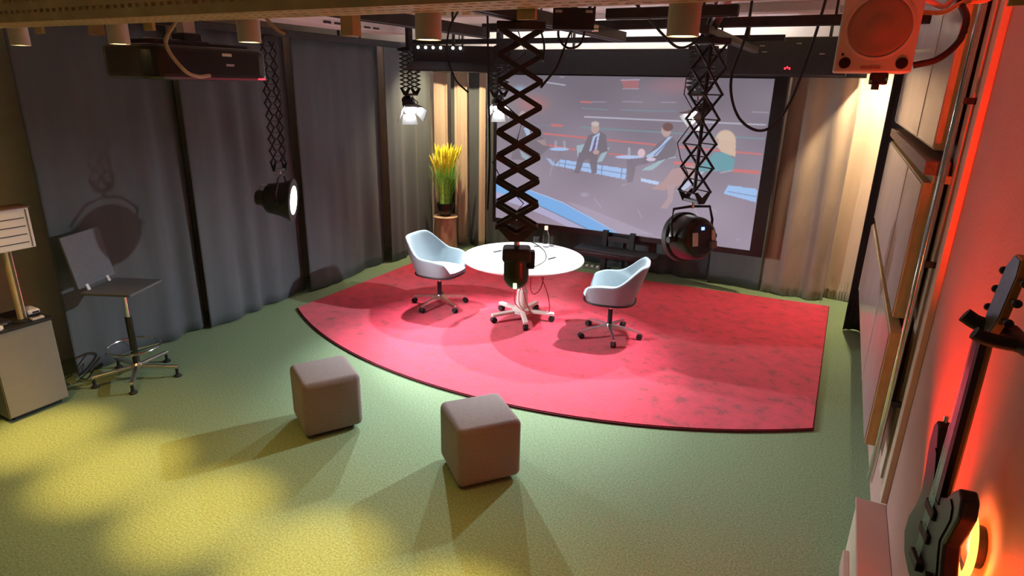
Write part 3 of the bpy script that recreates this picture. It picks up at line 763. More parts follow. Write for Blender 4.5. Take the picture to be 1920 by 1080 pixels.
rm = thing('remote_control', 'small pale remote lying before the white device on the cabinet', 'remote', (-5.205, 2.215, CZ))
MB().box((-0.02, -0.04, 0.0), (0.02, 0.045, 0.018)).build('case', M_offw, rm, bevel=0.006)
MB().box((-0.012, -0.03, 0.018), (0.012, 0.02, 0.020)).build('button_pad', M_grey, rm)
dk = thing('black_adapter', 'flat black adapter on the cabinet left of the post', 'device', (-5.33, 2.02, CZ))
MB().box((-0.06, -0.05, 0.0), (0.08, 0.05, 0.03)).build('case', M_black, dk, bevel=0.006)
MB().box((0.08, -0.02, 0.008), (0.085, 0.02, 0.02)).build('socket', M_grey, dk)
dc = thing('white_puck', 'round white puck on the near corner of the cabinet', 'device', (-5.205, 1.955, CZ))
MB().lathe([(0.034, 0), (0.038, 0.004), (0.038, 0.02), (0.030, 0.027)], n=28).build('case', M_white, dc, smooth=True)
MB().lathe([(0.012, 0.027), (0.012, 0.029)], n=16).build('button', M_offw, dc)
cable('black cable tangle on the floor behind the bar stool', [(-5.45, 2.35, 0.01), (-5.42, 2.45, 0.09), (-5.40, 2.55, 0.02), (-5.38, 2.62, 0.10), (-5.42, 2.70, 0.16), (-5.46, 2.60, 0.05), (-5.42, 2.48, 0.01)], 0.005, M_bcab)

# ================================================================== overhead rig
def rail(label, p, q, w=0.06, h=0.06, m=None, hang=2):
    p = Vector(p); q = Vector(q); c = (p + q) / 2
    t = thing('lighting_rail', label, 'rail', c, group='overhead lighting rails')
    MB().bar(p, q, w, h).build('beam', m or M_dark, t, off=c, bevel=0.004)
    MB().bar(p - Vector((0, 0, h / 2)), q - Vector((0, 0, h / 2)), w * 0.4, 0.008).build('groove_strip', M_black, t, off=c)
    for i in range(hang):
        f = (i + 0.5) / hang; x = p + (q - p) * f
        MB().cyl(x + Vector((0, 0, h / 2)), (x.x, x.y, ZC), 0.008, n=8).build('hanger_rod', M_dark, t, off=c)
    return t
RZ = 2.85
rail('dark rail running away from the camera above the central scissor arm', (-1.62, 2.50, RZ), (-1.62, 4.85, RZ), 0.09, 0.07)
rail('dark rail crossing above the right scissor arm', (-2.75, 4.72, RZ + 0.075), (0.35, 4.72, RZ + 0.075), 0.06, 0.06, hang=3)
rail('short dark rail between the central and the right scissor arm', (-1.22, 3.40, RZ + 0.01), (-0.55, 3.40, RZ + 0.01), 0.06, 0.05)
rail('dark rail left of the central scissor arm', (-2.48, 2.45, RZ), (-2.48, 4.30, RZ), 0.06, 0.07)
rail('dark rail carrying the right scissor arm', (-0.87, 4.2, RZ - 0.005), (-0.87, 6.6, RZ - 0.005), 0.06, 0.05)
rail('dark rail carrying the left scissor arm', (-4.36, 3.2, RZ + 0.01), (-4.36, 5.7, RZ + 0.01), 0.05, 0.05)
rail('dark rail in front of the pelmet carrying the back spots', (-4.7, 6.35, RZ + 0.085), (-0.6, 6.35, RZ + 0.085), 0.05, 0.05, hang=3)
dct = thing('ceiling_duct', 'white boxed duct under the ceiling beside the left curtains', 'duct', (-4.9, 4.9, 3.05))
MB().box((-5.15, 3.4, 3.02), (-4.75, 6.4, 3.24)).build('duct_body', M_ceil, dct, off=dct.location, bevel=0.005)
for k in range(6):
    MB().box((-4.748, 5.0 + k * 0.15, 3.03), (-4.742, 5.10 + k * 0.15, 3.05)).build('slot', M_dark, dct, off=dct.location)
ac = thing('ceiling_unit', 'white ceiling unit with grille behind the central scissor arm', 'ceiling unit', (-3.4, 5.9, 3.05))
MB().box((-3.95, 5.2, 3.06), (-2.85, 6.25, 3.249)).build('casing', M_white, ac, off=ac.location, bevel=0.01)
for k in range(8):
    MB().box((-3.9 + k * 0.13, 5.193, 3.08), (-3.82 + k * 0.13, 5.201, 3.11)).build('grille_slot', M_tray, ac, off=ac.location)
lu = thing('ceiling_luminaire', 'yellow glowing grid luminaire under the ceiling at the right', 'ceiling light', (-0.7, 7.0, 3.15))
MB().box((-1.20, 6.52, 3.17), (-0.22, 7.62, 3.249)).build('housing', M_offw, lu, off=lu.location, bevel=0.005)
for r_ in range(3):
    for k in range(5):
        MB().box((-1.16 + k * 0.185, 7.10 + r_ * 0.15, 3.158), (-1.00 + k * 0.185, 7.20 + r_ * 0.15, 3.171)).build('light_bar', E_yel, lu, off=lu.location, bevel=0.003)
# white battens under the ceiling
for i, (y, lab) in enumerate(((7.0, 'white ceiling batten nearest the pelmet'), (5.9, 'white ceiling batten above the back spots'), (4.9, 'white ceiling batten nearest the camera'))):
    o = MB().box((-5.2, y, 3.19), (0.5, y + 0.10, 3.249)).build('ceiling_batten', M_white, bevel=0.004); tag(o, lab, 'batten', 'white ceiling battens')

# ---- perforated cable tray
ty = 1.60; tx0, tx1 = -5.9, 0.53; zb, zt = 2.712, 2.91
ctr = thing('cable_tray', 'tan perforated steel cable tray across the top above the downlights', 'cable tray', (-2.7, ty, zb))
def perforated(x0, x1, rows, pitch, hw, hh, zlo, zhi, fn):
    """flat plate in (x, s) with rectangular holes; fn(x, s) -> 3-D"""
    g = MB(); n = int((x1 - x0) / pitch)
    ss_ = [zlo]
    for r in rows: ss_ += [r - hh / 2, r + hh / 2]
    ss_.append(zhi)
    for i in range(n):
        xa = x0 + i * pitch; xs = [xa, xa + (pitch - hw) / 2, xa + (pitch + hw) / 2, xa + pitch]
        for j in range(len(ss_) - 1):
            for k in range(3):
                if k == 1 and j % 2 == 1: continue
                g.add([fn(xs[k], ss_[j]), fn(xs[k + 1], ss_[j]), fn(xs[k + 1], ss_[j + 1]), fn(xs[k], ss_[j + 1])], [(0, 1, 2, 3)])
    return g
off = ctr.location
o = perforated(tx0, tx1, (zb + 0.040, zb + 0.085, zb + 0.13), 0.047, 0.026, 0.014, zb, zt, lambda x, s: (x, ty, s)).build('front_side', M_tray, ctr, off=off, solid=0.003)
o = perforated(tx0, tx1, (0.03, 0.09, 0.15), 0.047, 0.028, 0.012, 0.0, 0.19, lambda x, s: (x, ty + s, zb)).build('bottom_plate', M_tray, ctr, off=off, solid=0.003)
o = perforated(tx0, tx1, (zb + 0.040, zb + 0.085, zb + 0.13), 0.047, 0.026, 0.014, zb, zt, lambda x, s: (x, ty + 0.19, s)).build('rear_side', M_tray, ctr, off=off, solid=0.003)
MB().box((tx0, ty - 0.012, zt), (tx1, ty + 0.004, zt + 0.012)).build('lip', M_tray, ctr, off=off)
for x in (-4.4, -3.55, -2.7, -0.9, 0.3):
    MB().box((x - 0.03, ty + 0.195, zb - 0.03), (x + 0.03, ty + 0.21, ZC)).build('bracket', M_tray, ctr, off=off)
# small cable bundle lying in the tray
cable('tan cable lying along the top of the perforated tray', [(-5.5, ty + 0.08, zb + 0.19), (-4.2, ty + 0.10, zb + 0.205), (-3.2, ty + 0.07, zb + 0.195), (-1.8, ty + 0.1, zb + 0.20), (-0.2, ty + 0.08, zb + 0.20)], 0.012, M_beigecab)
# steel drop posts under / behind the tray
def post(label, x, y, z0, z1, w=0.06):
    t = thing('steel_bracket', label, 'bracket', (x, y, z0), group='steel drop brackets behind the cable tray')
    MB().box((-w / 2, 0, 0), (w / 2, 0.012, z1 - z0)).build('plate', M_tray, t)
    MB().box((-w / 2, 0.012, 0), (-w / 2 + 0.01, 0.05, z1 - z0)).build('flange', M_tray, t)
    MB().box((w / 2 - 0.01, 0.012, 0), (w / 2, 0.05, z1 - z0)).build('flange', M_tray, t)
    MB().prism([(-w / 2 - 0.10, z1 - z0), (-w / 2, z1 - z0), (-w / 2, (z1 - z0) * 0.35)], lambda u, v, q: (u, q, v), 0.0, 0.01).build('gusset', M_tray, t)
post('tan steel bracket between the third and fourth downlights', -1.80, 2.02, 2.665, 3.249)
post('dull steel bracket between the leftmost downlights', -3.50, 2.02, 2.69, 3.249)

# ---- downlights
DLX = [(-4.78, 'cylindrical cream downlight, the one outside the left edge'), (-3.93, 'leftmost cream cylindrical downlight under the perforated tray'),
       (-3.07, 'cream cylindrical downlight left of the black projector'), (-2.20, 'cream cylindrical downlight right of the black projector'),
       (-1.32, 'peach lit cylindrical downlight left of the central scissor arm'), (-0.45, 'peach lit cylindrical downlight right of the black mounting plate')]
for x, lab in DLX:
    t = thing('downlight', lab, 'downlight', (x, 1.89, 2.635), group='cylindrical downlights in a row')
    t.location.y = 1.89
    MB().lathe([(0.036, 0.006), (0.043, 0.0), (0.045, 0.004), (0.045, 0.44), (0.04, 0.445)], n=32).build('cylinder', M_offw, t, smooth=True)
    MB().cyl((0, 0, 0.002), (0, 0, 0.004), 0.036, n=28).build('lens', E_warm, t)
    MB().cyl((0, 0, 0.44), (0, 0, ZC - 2.635), 0.01, n=10).build('stem', M_offw, t)
    spot('downlight_beam', (x, 1.89, 2.630), (x, 1.90, 0), 640, (1.0, 0.54, 0.13), 25, 1.0, 0.03)
    spot('downlight_spill', (x, 1.89, 2.630), (x, 1.90, 0), 75, (1.0, 0.54, 0.12), 70, 1.0, 0.03)

# ---- scissor arms
def scissor(label, x, y, zt_, zb_, n, w, dep, rz, bw, bt, m, rod=False, tube=False):
    t = thing('scissor_arm', label, 'scissor arm', (x, y, zb_), rz, 'scissor arms hanging from the rails')
    H_ = zt_ - zb_; h = H_ / n
    proto = {}
    for sgn in (-1, 1):
        proto[sgn] = MB().bar((-w / 2 * sgn, 0, 0), (w / 2 * sgn, 0, h), bw, bt, (0, 1, 0)).mesh('scissor_link', m)
    pin = MB().cyl((0, -dep / 2 - bt, 0), (0, dep / 2 + bt, 0), bw * 0.32, n=8).mesh('pivot_pin', m)
    for k in range(n):
        for pl_ in (-1, 1):
            for sgn in (-1, 1):
                o = bpy.data.objects.new('scissor_link', proto[sgn]); COL.objects.link(o); o.parent = t
                o.location = (0, pl_ * (dep / 2) + sgn * bt * 0.52, k * h)
        for xx in (-w / 2, w / 2):
            o = bpy.data.objects.new('pivot_pin', pin); COL.objects.link(o); o.parent = t; o.location = (xx, 0, k * h)
        o = bpy.data.objects.new('pivot_pin', pin); COL.objects.link(o); o.parent = t; o.location = (0, 0, (k + 0.5) * h)
    MB().box((-w * 0.55, -dep / 2 - 0.02, H_ - 0.01), (w * 0.55, dep / 2 + 0.02, H_ + 0.03)).build('top_carriage', M_black, t, bevel=0.006)
    MB().box((-0.03, -0.03, H_ + 0.03), (0.03, 0.03, H_ + 0.035 if not rod else ZC - zb_)).build('rail_clamp', M_dark, t, bevel=0.004)
    for q0 in (-dep / 2 - 0.012, dep / 2 + 0.006):
        MB().prism([(-w * 0.5, 0.006), (-w * 0.30, 0.006), (0.0, -0.035), (w * 0.30, 0.006), (w * 0.5, 0.006), (w * 0.16, -0.078), (-w * 0.16, -0.078)], lambda u, v, q: (u, q, v), q0, q0 + 0.006).build('yoke_plate', M_black, t)
    MB().box((-w * 0.16, -dep / 2 - 0.006, -0.078), (w * 0.16, dep / 2 + 0.006, -0.055)).build('yoke_block', M_dark, t, bevel=0.004)
    MB().cyl((0, 0, -0.075), (0, 0, -0.12), 0.013, n=12).build('spigot', M_chrome, t, smooth=True)
    if tube: MB().cyl((0, 0, 0), (0, 0, H_), 0.013, n=12).build('guide_tube', M_dark, t, smooth=True)
    MB().tube([(w * 0.42 * sin(k * 1.7) - 0.25 * w, dep * 0.7 + 0.01, H_ * k / 9.0) for k in range(10)], 0.004, 6).build('power_lead', M_bcab, t, smooth=True)
    return t
scissor('big black scissor arm in the middle, before the screen', -1.62, 3.18, 2.78, 1.70, 8, 0.235, 0.11, radians(27), 0.026, 0.012, M_black)
scissor('black scissor arm at the right holding the round black lamp', -0.87, 4.47, 2.78, 1.80, 6, 0.155, 0.15, radians(54), 0.014, 0.010, M_black, tube=True)
scissor('thin dark scissor arm at the left holding the glowing lamp', -4.36, 3.92, 2.80, 1.80, 10, 0.10, 0.09, radians(-10), 0.011, 0.008, M_dark)
scissor('short folded scissor arm above the brilliant corner spot', -4.47, 6.02, 2.83, 2.42, 9, 0.22, 0.12, radians(-20), 0.012, 0.008, M_dark, rod=True)
scissor('short folded scissor arm above the spot in front of the screen', -1.26, 6.15, 2.83, 2.50, 9, 0.20, 0.12, radians(-20), 0.012, 0.008, M_dark, rod=True)
scissor('folded scissor arm hidden behind the big middle arm', -3.67, 6.67, 2.83, 2.42, 9, 0.20, 0.12, radians(-20), 0.012, 0.008, M_dark, rod=True)

# ---- lamps
def basis(d):
    d = Vector(d).normalized(); r = d.cross(Vector((0, 0, 1))).normalized(); u = r.cross(d); return d, r, u
def frame_pts(c, d):
    d, r, u = basis(d); c = Vector(c)
    return lambda a, b, e: c + d * a + r * b + u * e
# left lamp
LL = Vector((-4.34, 3.92, 1.47)); ld = Vector((0.82, 0.54, -0.08))
t = thing('stage_lamp', 'glowing round stage lamp on the left scissor arm', 'stage lamp', LL, group='round stage lamps on scissor arms')
d, r_, u_ = basis(ld)
MB().lathe([(0.06, -0.17), (0.10, -0.16), (0.13, -0.13), (0.15, -0.02), (0.18, 0.06), (0.183, 0.075), (0.172, 0.076)], axis=d, n=40).build('housing', M_dark, t, smooth=True)
MB().lathe([(0.171, 0.0765), (0.165, 0.080), (0.12, 0.085), (0.06, 0.088)], axis=d, n=40).build('lens', E_face, t)
MB().lathe([(0.184, 0.062), (0.190, 0.066), (0.190, 0.082), (0.182, 0.084)], axis=d, n=40).build('rim', M_black, t, smooth=True)
MB().lathe([(0.055, -0.24), (0.065, -0.23), (0.065, -0.17)], axis=d, n=20).build('rear_cap', M_black, t, smooth=True)
P = lambda a, b, e: d * a + r_ * b + u_ * e
MB().tube(bez([P(-0.15, -0.02, 0.11), P(-0.21, -0.03, 0.10), P(-0.225, -0.03, 0.0), P(-0.21, -0.03, -0.07), P(-0.14, -0.02, -0.10)], 5), 0.006, 8).build('handle', M_alu, t, smooth=True)
MB().tube([P(-0.02, -0.17, 0.0), P(-0.02, -0.185, 0.1), P(-0.02, -0.10, 0.20), P(-0.02, 0.0, 0.215), P(-0.02, 0.10, 0.20), P(-0.02, 0.185, 0.1), P(-0.02, 0.17, 0.0)], 0.009, 8).build('yoke', M_dark, t, smooth=True)
for b in (-0.175, 0.175):
    MB().cyl(P(-0.02, b * 0.85, 0), P(-0.02, b * 1.15, 0), 0.018, n=12).build('yoke_knob', M_black, t, smooth=True)
spot('left_lamp_beam', LL + d * 0.13, (-2.0, 5.3, 0.2), 360, (0.95, 0.97, 1.0), 95, 0.6, 0.12)
# right lamp
LR = Vector((-0.87, 4.47, 1.465)); rd = Vector((-0.77, 0.61, -0.16))
t = thing('stage_lamp', 'round black stage lamp seen from behind on the right scissor arm', 'stage lamp', LR, group='round stage lamps on scissor arms')
d, r_, u_ = basis(rd)
P = lambda a, b, e: d * a + r_ * b + u_ * e
MB().lathe([(0.115, -0.14), (0.135, -0.13), (0.15, -0.10), (0.165, 0.02), (0.172, 0.08), (0.160, 0.082)], axis=d, n=40).build('housing', M_blackg, t, smooth=True)
MB().lathe([(0.173, 0.03), (0.182, 0.04), (0.182, 0.085), (0.172, 0.09)], axis=d, n=40).build('rim', M_black, t, smooth=True)
MB().lathe([(0.158, 0.060), (0.158, 0.066)], axis=d, n=40).build('lens', M_glass, t)
MB().lathe([(0.02, -0.150), (0.11, -0.150), (0.118, -0.141)], axis=d, n=36).build('rear_plate', M_black, t, smooth=True)
def rearpatch(nm, m, b, e, wb, we, th=0.012, bev=0.004):
    g = MB(); c = P(-0.150, b, e)
    vv = []
    for a in (0, -th):
        for sb, se in ((-1, -1), (1, -1), (1, 1), (-1, 1)): vv.append(c + d * a + r_ * (sb * wb / 2) + u_ * (se * we / 2))
    g.add(vv, [(0, 1, 2, 3), (7, 6, 5, 4), (0, 4, 5, 1), (1, 5, 6, 2), (2, 6, 7, 3), (3, 7, 4, 0)])
    return g.build(nm, m, t, bevel=bev)
rearpatch('control_display', E_blue, -0.005, 0.072, 0.026, 0.022, 0.006, 0.001)
rearpatch('left_handle_plate', M_offw, -0.075, 0.0, 0.045, 0.095)
rearpatch('right_handle_plate', M_offw, 0.085, 0.02, 0.03, 0.075)
rearpatch('connector_block', M_grey, 0.075, -0.045, 0.05, 0.05, 0.03)
for b in (-0.03, 0.0, 0.03):
    rearpatch('red_button', M_redcab, b + 0.02, 0.045, 0.008, 0.006, 0.006, 0.001)
MB().tube([P(-0.03, -0.172, 0.0), P(-0.03, -0.185, 0.12), P(-0.03, -0.16, 0.215), P(-0.03, 0.0, 0.225), P(-0.03, 0.16, 0.215), P(-0.03, 0.185, 0.12), P(-0.03, 0.172, 0.0)], 0.010, 8).build('yoke', M_black, t, smooth=True)
for b in (-0.18, 0.18):
    MB().cyl(P(-0.03, b * 0.9, 0), P(-0.03, b * 1.18, 0), 0.022, n=12).build('yoke_knob', M_black, t, smooth=True)
# central lamp
LC = Vector((-1.615, 3.18, 1.315))
t = thing('moving_spot', 'dark olive moving spot with rounded bottom on the middle scissor arm', 'stage lamp', LC)
MB().lathe([(0.001, 0.0), (0.035, 0.006), (0.06, 0.024), (0.074, 0.055), (0.076, 0.09), (0.076, 0.20), (0.06, 0.215)], n=36).build('head', M_lamp_green, t, smooth=True)
g = MB().box((-0.085, -0.075, 0.175), (0.085, 0.075, 0.26)); o = g.build('yoke_base', M_black, t, bevel=0.022); o.rotation_euler = (0, 0, radians(27))
o = MB().box((0.07, -0.035, 0.13), (0.11, 0.035, 0.24)).build('yoke_arm', M_black, t, bevel=0.012); o.rotation_euler = (0, 0, radians(27))
MB().cyl((0, 0, 0.26), (0, 0, 0.31), 0.016, n=12).build('spigot', M_chrome, t, smooth=True)
o = MB().box((-0.011, -0.074, 0.018), (0.011, -0.05, 0.058)).build('status_light', E_green, t, bevel=0.004); o.rotation_euler = (0, 0, radians(22))
cable('thin black lead looping beside the moving spot', [(-1.60, 3.16, 1.62), (-1.52, 3.20, 1.61), (-1.45, 3.22, 1.56), (-1.45, 3.22, 1.50), (-1.53, 3.18, 1.45)], 0.003, M_bcab)

# bright back spots with barn doors
def barn_spot(label, c, aim, watts, color, ang, E_m, ztop, cut=None, size=0.065):
    c = Vector(c); t = thing('barn_door_spot', label, 'spotlight', c, group='small white spots with barn doors')
    d, r_, u_ = basis(Vector(aim) - c)
    P = lambda a, b, e: d * a + r_ * b + u_ * e
    s = size
    MB().lathe([(s * 0.5, -0.16), (s * 0.9, -0.15), (s * 0.95, -0.02), (s * 1.05, 0.0), (s * 0.95, 0.004)], axis=d, n=24).build('can', M_black, t, smooth=True)
    MB().lathe([(s * 0.9, 0.004), (s * 0.8, 0.028), (s * 0.5, 0.048), (s * 0.1, 0.056)], axis=d, n=24).build('lens', E_m, t, smooth=True)
    for b0, e0 in ((1, 0), (-1, 0), (0, 1), (0, -1)):
        n_ = r_ * b0 + u_ * e0; tt = r_ * e0 - u_ * b0
        q = [n_ * s * 1.05 - tt * s * 0.9 + d * 0.005, n_ * s * 1.05 + tt * s * 0.9 + d * 0.005, n_ * s * 1.9 + tt * s * 1.25 + d * 0.10, n_ * s * 1.9 - tt * s * 1.25 + d * 0.10]
        if e0 == 1 and cut:
            e1 = (0.13 - 0.012) * math.tan(radians(cut))
            q = [u_ * s * 1.05 - tt * s * 1.2 + d * 0.005, u_ * s * 1.05 + tt * s * 1.2 + d * 0.005, u_ * e1 + tt * s * 2.2 + d * 0.13, u_ * e1 - tt * s * 2.2 + d * 0.13]
        th = n_ * 0.003
        MB().add([p - th for p in q] + [p + th for p in q], [(0, 1, 2, 3), (7, 6, 5, 4), (0, 4, 5, 1), (1, 5, 6, 2), (2, 6, 7, 3), (3, 7, 4, 0)]).build('barn_door', M_grey, t)
    MB().tube([P(-0.06, -s * 1.0, 0), P(-0.06, -s * 1.15, 0.05), P(-0.06, 0, 0.13), P(-0.06, s * 1.15, 0.05), P(-0.06, s * 1.0, 0)], 0.006, 8).build('yoke', M_black, t, smooth=True)
    yt = P(-0.06, 0, 0.13)
    MB().cyl(yt - Vector((0, 0, 0.004)), (yt.x, yt.y, ztop - c.z), 0.010, n=10).build('stem', M_dark, t, smooth=True)
    spot('barn_spot_beam', c + d * 0.095, aim, watts, color, ang, 0.9, 0.03)
barn_spot('brilliant white spot by the left curtain, far corner', (-4.46, 6.0, 2.19), (-2.8, 4.8, 0.0), 700, COOL, 76, E_cool, 2.305, None, 0.08)
barn_spot('white spot half hidden behind the big middle scissor arm', (-3.667, 6.66, 2.22), (-2.5, 4.7, 0.0), 400, COOL, 76, E_cool, 2.305, None, 0.07)
barn_spot('white spot with open doors hanging before the screen', (-1.24, 6.13, 2.25), (-2.9, 4.6, 0.0), 600, COOL, 94, E_cool, 2.385)

# LED bar cluster with flaps, upper left
lb = thing('led_bar_light', 'black bar light with six bright bulbs and open flaps by the corner', 'stage light', (-3.78, 5.86, 2.62), radians(27))
MB().box((-0.42, -0.06, 0.07), (0.42, 0.10, 0.24)).build('housing', M_black, lb, bevel=0.01)
for k in range(6):
    x = -0.36 + k * 0.078 + (0.05 if k > 3 else 0)
    MB().lathe([(0.014, 0.0), (0.015, -0.010), (0.008, -0.018)], c=(x, -0.06, 0.215), axis=(0, 1, 0), n=14).build('bulb', E_ind, lb, smooth=True)
MB().add([(-0.42, -0.06, 0.07), (0.42, -0.06, 0.07), (0.50, -0.26, -0.02), (-0.48, -0.26, -0.02), (-0.42, -0.06, 0.08), (0.42, -0.06, 0.08), (0.50, -0.26, -0.01), (-0.48, -0.26, -0.01)],
         [(0, 1, 2, 3), (7, 6, 5, 4), (0, 4, 5, 1), (1, 5, 6, 2), (2, 6, 7, 3), (3, 7, 4, 0)]).build('lower_flap', M_black, lb)
MB().add([(0.42, -0.06, 0.07), (0.42, -0.06, 0.24), (0.62, -0.22, 0.30), (0.60, -0.22, 0.06), (0.43, -0.05, 0.07), (0.43, -0.05, 0.24), (0.63, -0.21, 0.30), (0.61, -0.21, 0.06)],
         [(0, 1, 2, 3), (7, 6, 5, 4), (0, 4, 5, 1), (1, 5, 6, 2), (2, 6, 7, 3), (3, 7, 4, 0)]).build('side_flap', M_black, lb)
MB().bar((0, 0.02, 0.24), (0, 0.02, ZC - 2.62), 0.03, 0.03).build('hanger', M_dark, lb)
bx = thing('black_flight_box', 'large black box hanging before the pelmet at the upper right', 'box', (-0.68, 7.5, 2.64))
MB().box((-0.58, -0.15, 0.0), (0.60, 0.18, 0.37)).build('body', M_black, bx, bevel=0.01)
for x, z_ in ((-0.25, 0.28), (-0.22, 0.22), (0.33, 0.20), (0.10, 0.30)):
    MB().box((x, -0.156, z_), (x + 0.05, -0.149, z_ + 0.012)).build('latch', M_alu, bx)
for k in range(3): MB().box((0.02 + k * 0.022, -0.157, 0.055 + 0.01 * (k % 2)), (0.034 + k * 0.022, -0.149, 0.075 + 0.01 * (k % 2))).build('red_indicator', E_red, bx)
for x in (-0.4, 0.4): MB().bar((x, 0.0, 0.37), (x, 0.0, ZC - 2.64), 0.03, 0.03).build('hanger', M_dark, bx)

# ---- mounting plate
mp = thing('mounting_plate', 'black slotted mounting plate on a ceiling post right of the middle arm', 'mount', (-1.37, 3.30, 2.775), radians(22))
MB().box((-0.11, -0.012, 0.0), (0.11, 0.012, 0.11)).build('plate', M_black, mp, bevel=0.004)
for x in (-0.08, 0.08): MB().box((x - 0.018, -0.014, 0.085), (x + 0.018, -0.011, 0.098)).build('slot', M_alu, mp)
MB().box((-0.105, -0.05, 0.0), (0.105, 0.05, 0.015)).build('shelf', M_black, mp)
MB().bar((0.0, 0.0, 0.10), (0.0, 0.0, ZC - 2.775), 0.035, 0.035).build('post', M_black, mp)
MB().cyl((0.10, 0.02, 0.012), (0.135, 0.02, 0.012), 0.016, n=12).build('knob', M_chrome, mp, smooth=True)

# ---- projector
pj = thing('projector', 'glossy black projector hanging under the tray at the upper left', 'projector', (-3.25, 2.37, 2.48), radians(90))
o = MB().prism(rounded(0.74, 0.44, 0.09, 6), lambda u, v, q: (u, v, q), 0.0, 0.17).build('body', M_blackg, pj, bevel=0.03)
MB().box((-0.30, -0.16, 0.17), (0.02, 0.16, 0.195)).build('top_vent', M_dark, pj, bevel=0.004)
MB().box((0.05, -0.12, 0.17), (0.30, 0.12, 0.19)).build('lens_hood', M_black, pj, bevel=0.006)
MB().lathe([(0.055, 0.0), (0.06, 0.03), (0.05, 0.035), (0.03, 0.02)], c=(0.365, 0.05, 0.09), axis=(1, 0, 0), n=28).build('lens', M_blackg, pj, smooth=True)
MB().box((0.04, -0.222, 0.125), (0.10, -0.217, 0.14)).build('badge', M_white, pj)
MB().box((0.06, -0.222, 0.075), (0.11, -0.217, 0.087)).build('badge', M_alu, pj)
MB().box((0.27, -0.217, 0.008), (0.32, -0.205, 0.016)).build('status_led', E_red, pj)
MB().box((-0.05, -0.05, 0.19), (0.06, 0.05, 0.24)).build('mount_head', M_black, pj, bevel=0.006)
MB().box((-0.03, -0.03, 0.24), (0.04, 0.03, ZC - 2.48)).build('mount_pole', M_offw, pj)
MB().box((-0.25, -0.02, 0.195), (-0.02, 0.0, 0.205)).build('mount_arm', M_alu, pj)
cable('beige cable drooping in front of the black projector', [(-2.62, 1.95, 2.86), (-2.72, 1.95, 2.74), (-2.82, 1.95, 2.64), (-2.82, 2.02, 2.53), (-2.86, 2.12, 2.50), (-2.98, 2.28, 2.505)], 0.009, M_beigecab)
cable('short beige cable end dangling right of the projector pole', [(-2.25, 1.95, 2.84), (-2.24, 2.0, 2.76), (-2.22, 2.05, 2.70), (-2.20, 2.08, 2.68)], 0.007, M_beigecab)

# ---- overhead cables
cable('black cable drooping in a long arc before the right curtain', [(-0.70, 4.83, 3.15), (-0.70, 4.76, 2.86), (-0.74, 4.62, 2.55), (-0.65, 4.57, 2.31), (-0.49, 4.62, 2.23), (-0.37, 4.74, 2.38), (-0.29, 4.95, 2.80), (-0.25, 5.07, 3.15)], 0.010, M_bcab)
cable('black cable looping below the mounting plate', [(-1.43, 3.44, 2.96), (-1.48, 3.40, 2.86), (-1.48, 3.36, 2.75), (-1.42, 3.36, 2.69), (-1.36, 3.40, 2.72), (-1.35, 3.44, 2.85)], 0.007, M_bcab)
cable('black cable sagging between the plate and the right arm', [(-1.48, 4.15, 3.15), (-1.30, 4.22, 2.98), (-1.14, 4.25, 2.82), (-1.03, 4.28, 2.74), (-0.94, 4.36, 2.79), (-0.86, 4.45, 2.92), (-0.76, 4.55, 3.10)], 0.009, M_bcab)
cable('black cable arching left of the mounting plate down the middle arm', [(-1.18, 3.55, 3.05), (-1.32, 3.50, 2.94), (-1.42, 3.42, 2.80), (-1.48, 3.36, 2.60), (-1.54, 3.28, 2.48)], 0.007, M_bcab)
cable('black cable curling over the top of the middle scissor arm', [(-1.84, 3.10, 3.00), (-1.80, 3.12, 2.88), (-1.78, 3.10, 2.72), (-1.76, 3.08, 2.45), (-1.75, 3.08, 2.10), (-1.76, 3.08, 1.80)], 0.006, M_bcab)
cable('black cable hanging from the left rail over the beige curtains', [(-2.05, 3.30, 3.248), (-2.07, 3.30, 2.95), (-2.14, 3.28, 2.80), (-2.16, 3.28, 2.66), (-2.12, 3.30, 2.52), (-2.05, 3.34, 2.44)], 0.006, M_bcab)
cable('black cable dropping from the rail beside the middle arm', [(-1.70, 3.36, 2.95), (-1.62, 3.34, 2.86), (-1.55, 3.32, 2.72), (-1.54, 3.30, 2.62)], 0.006, M_bcab)
tu = thing('slanted_chrome_tube', 'slanted grey metal tube with cables above the right scissor arm', 'tube', (-0.80, 4.2, 2.85))
MB().bar((-0.62, 3.85, 3.12), (-0.86, 4.42, 2.87), 0.045, 0.045).build('tube', M_alu, tu, off=tu.location, bevel=0.006)
MB().tube([(-0.66, 3.83, 3.12), (-0.80, 4.12, 2.98), (-0.90, 4.40, 2.86)], 0.010, 6).build('cable_run', M_bcab, tu, off=tu.location)
MB().bar((-0.62, 3.85, 3.10), (-0.62, 3.85, ZC), 0.03, 0.03).build('hanger', M_dark, tu, off=tu.location)

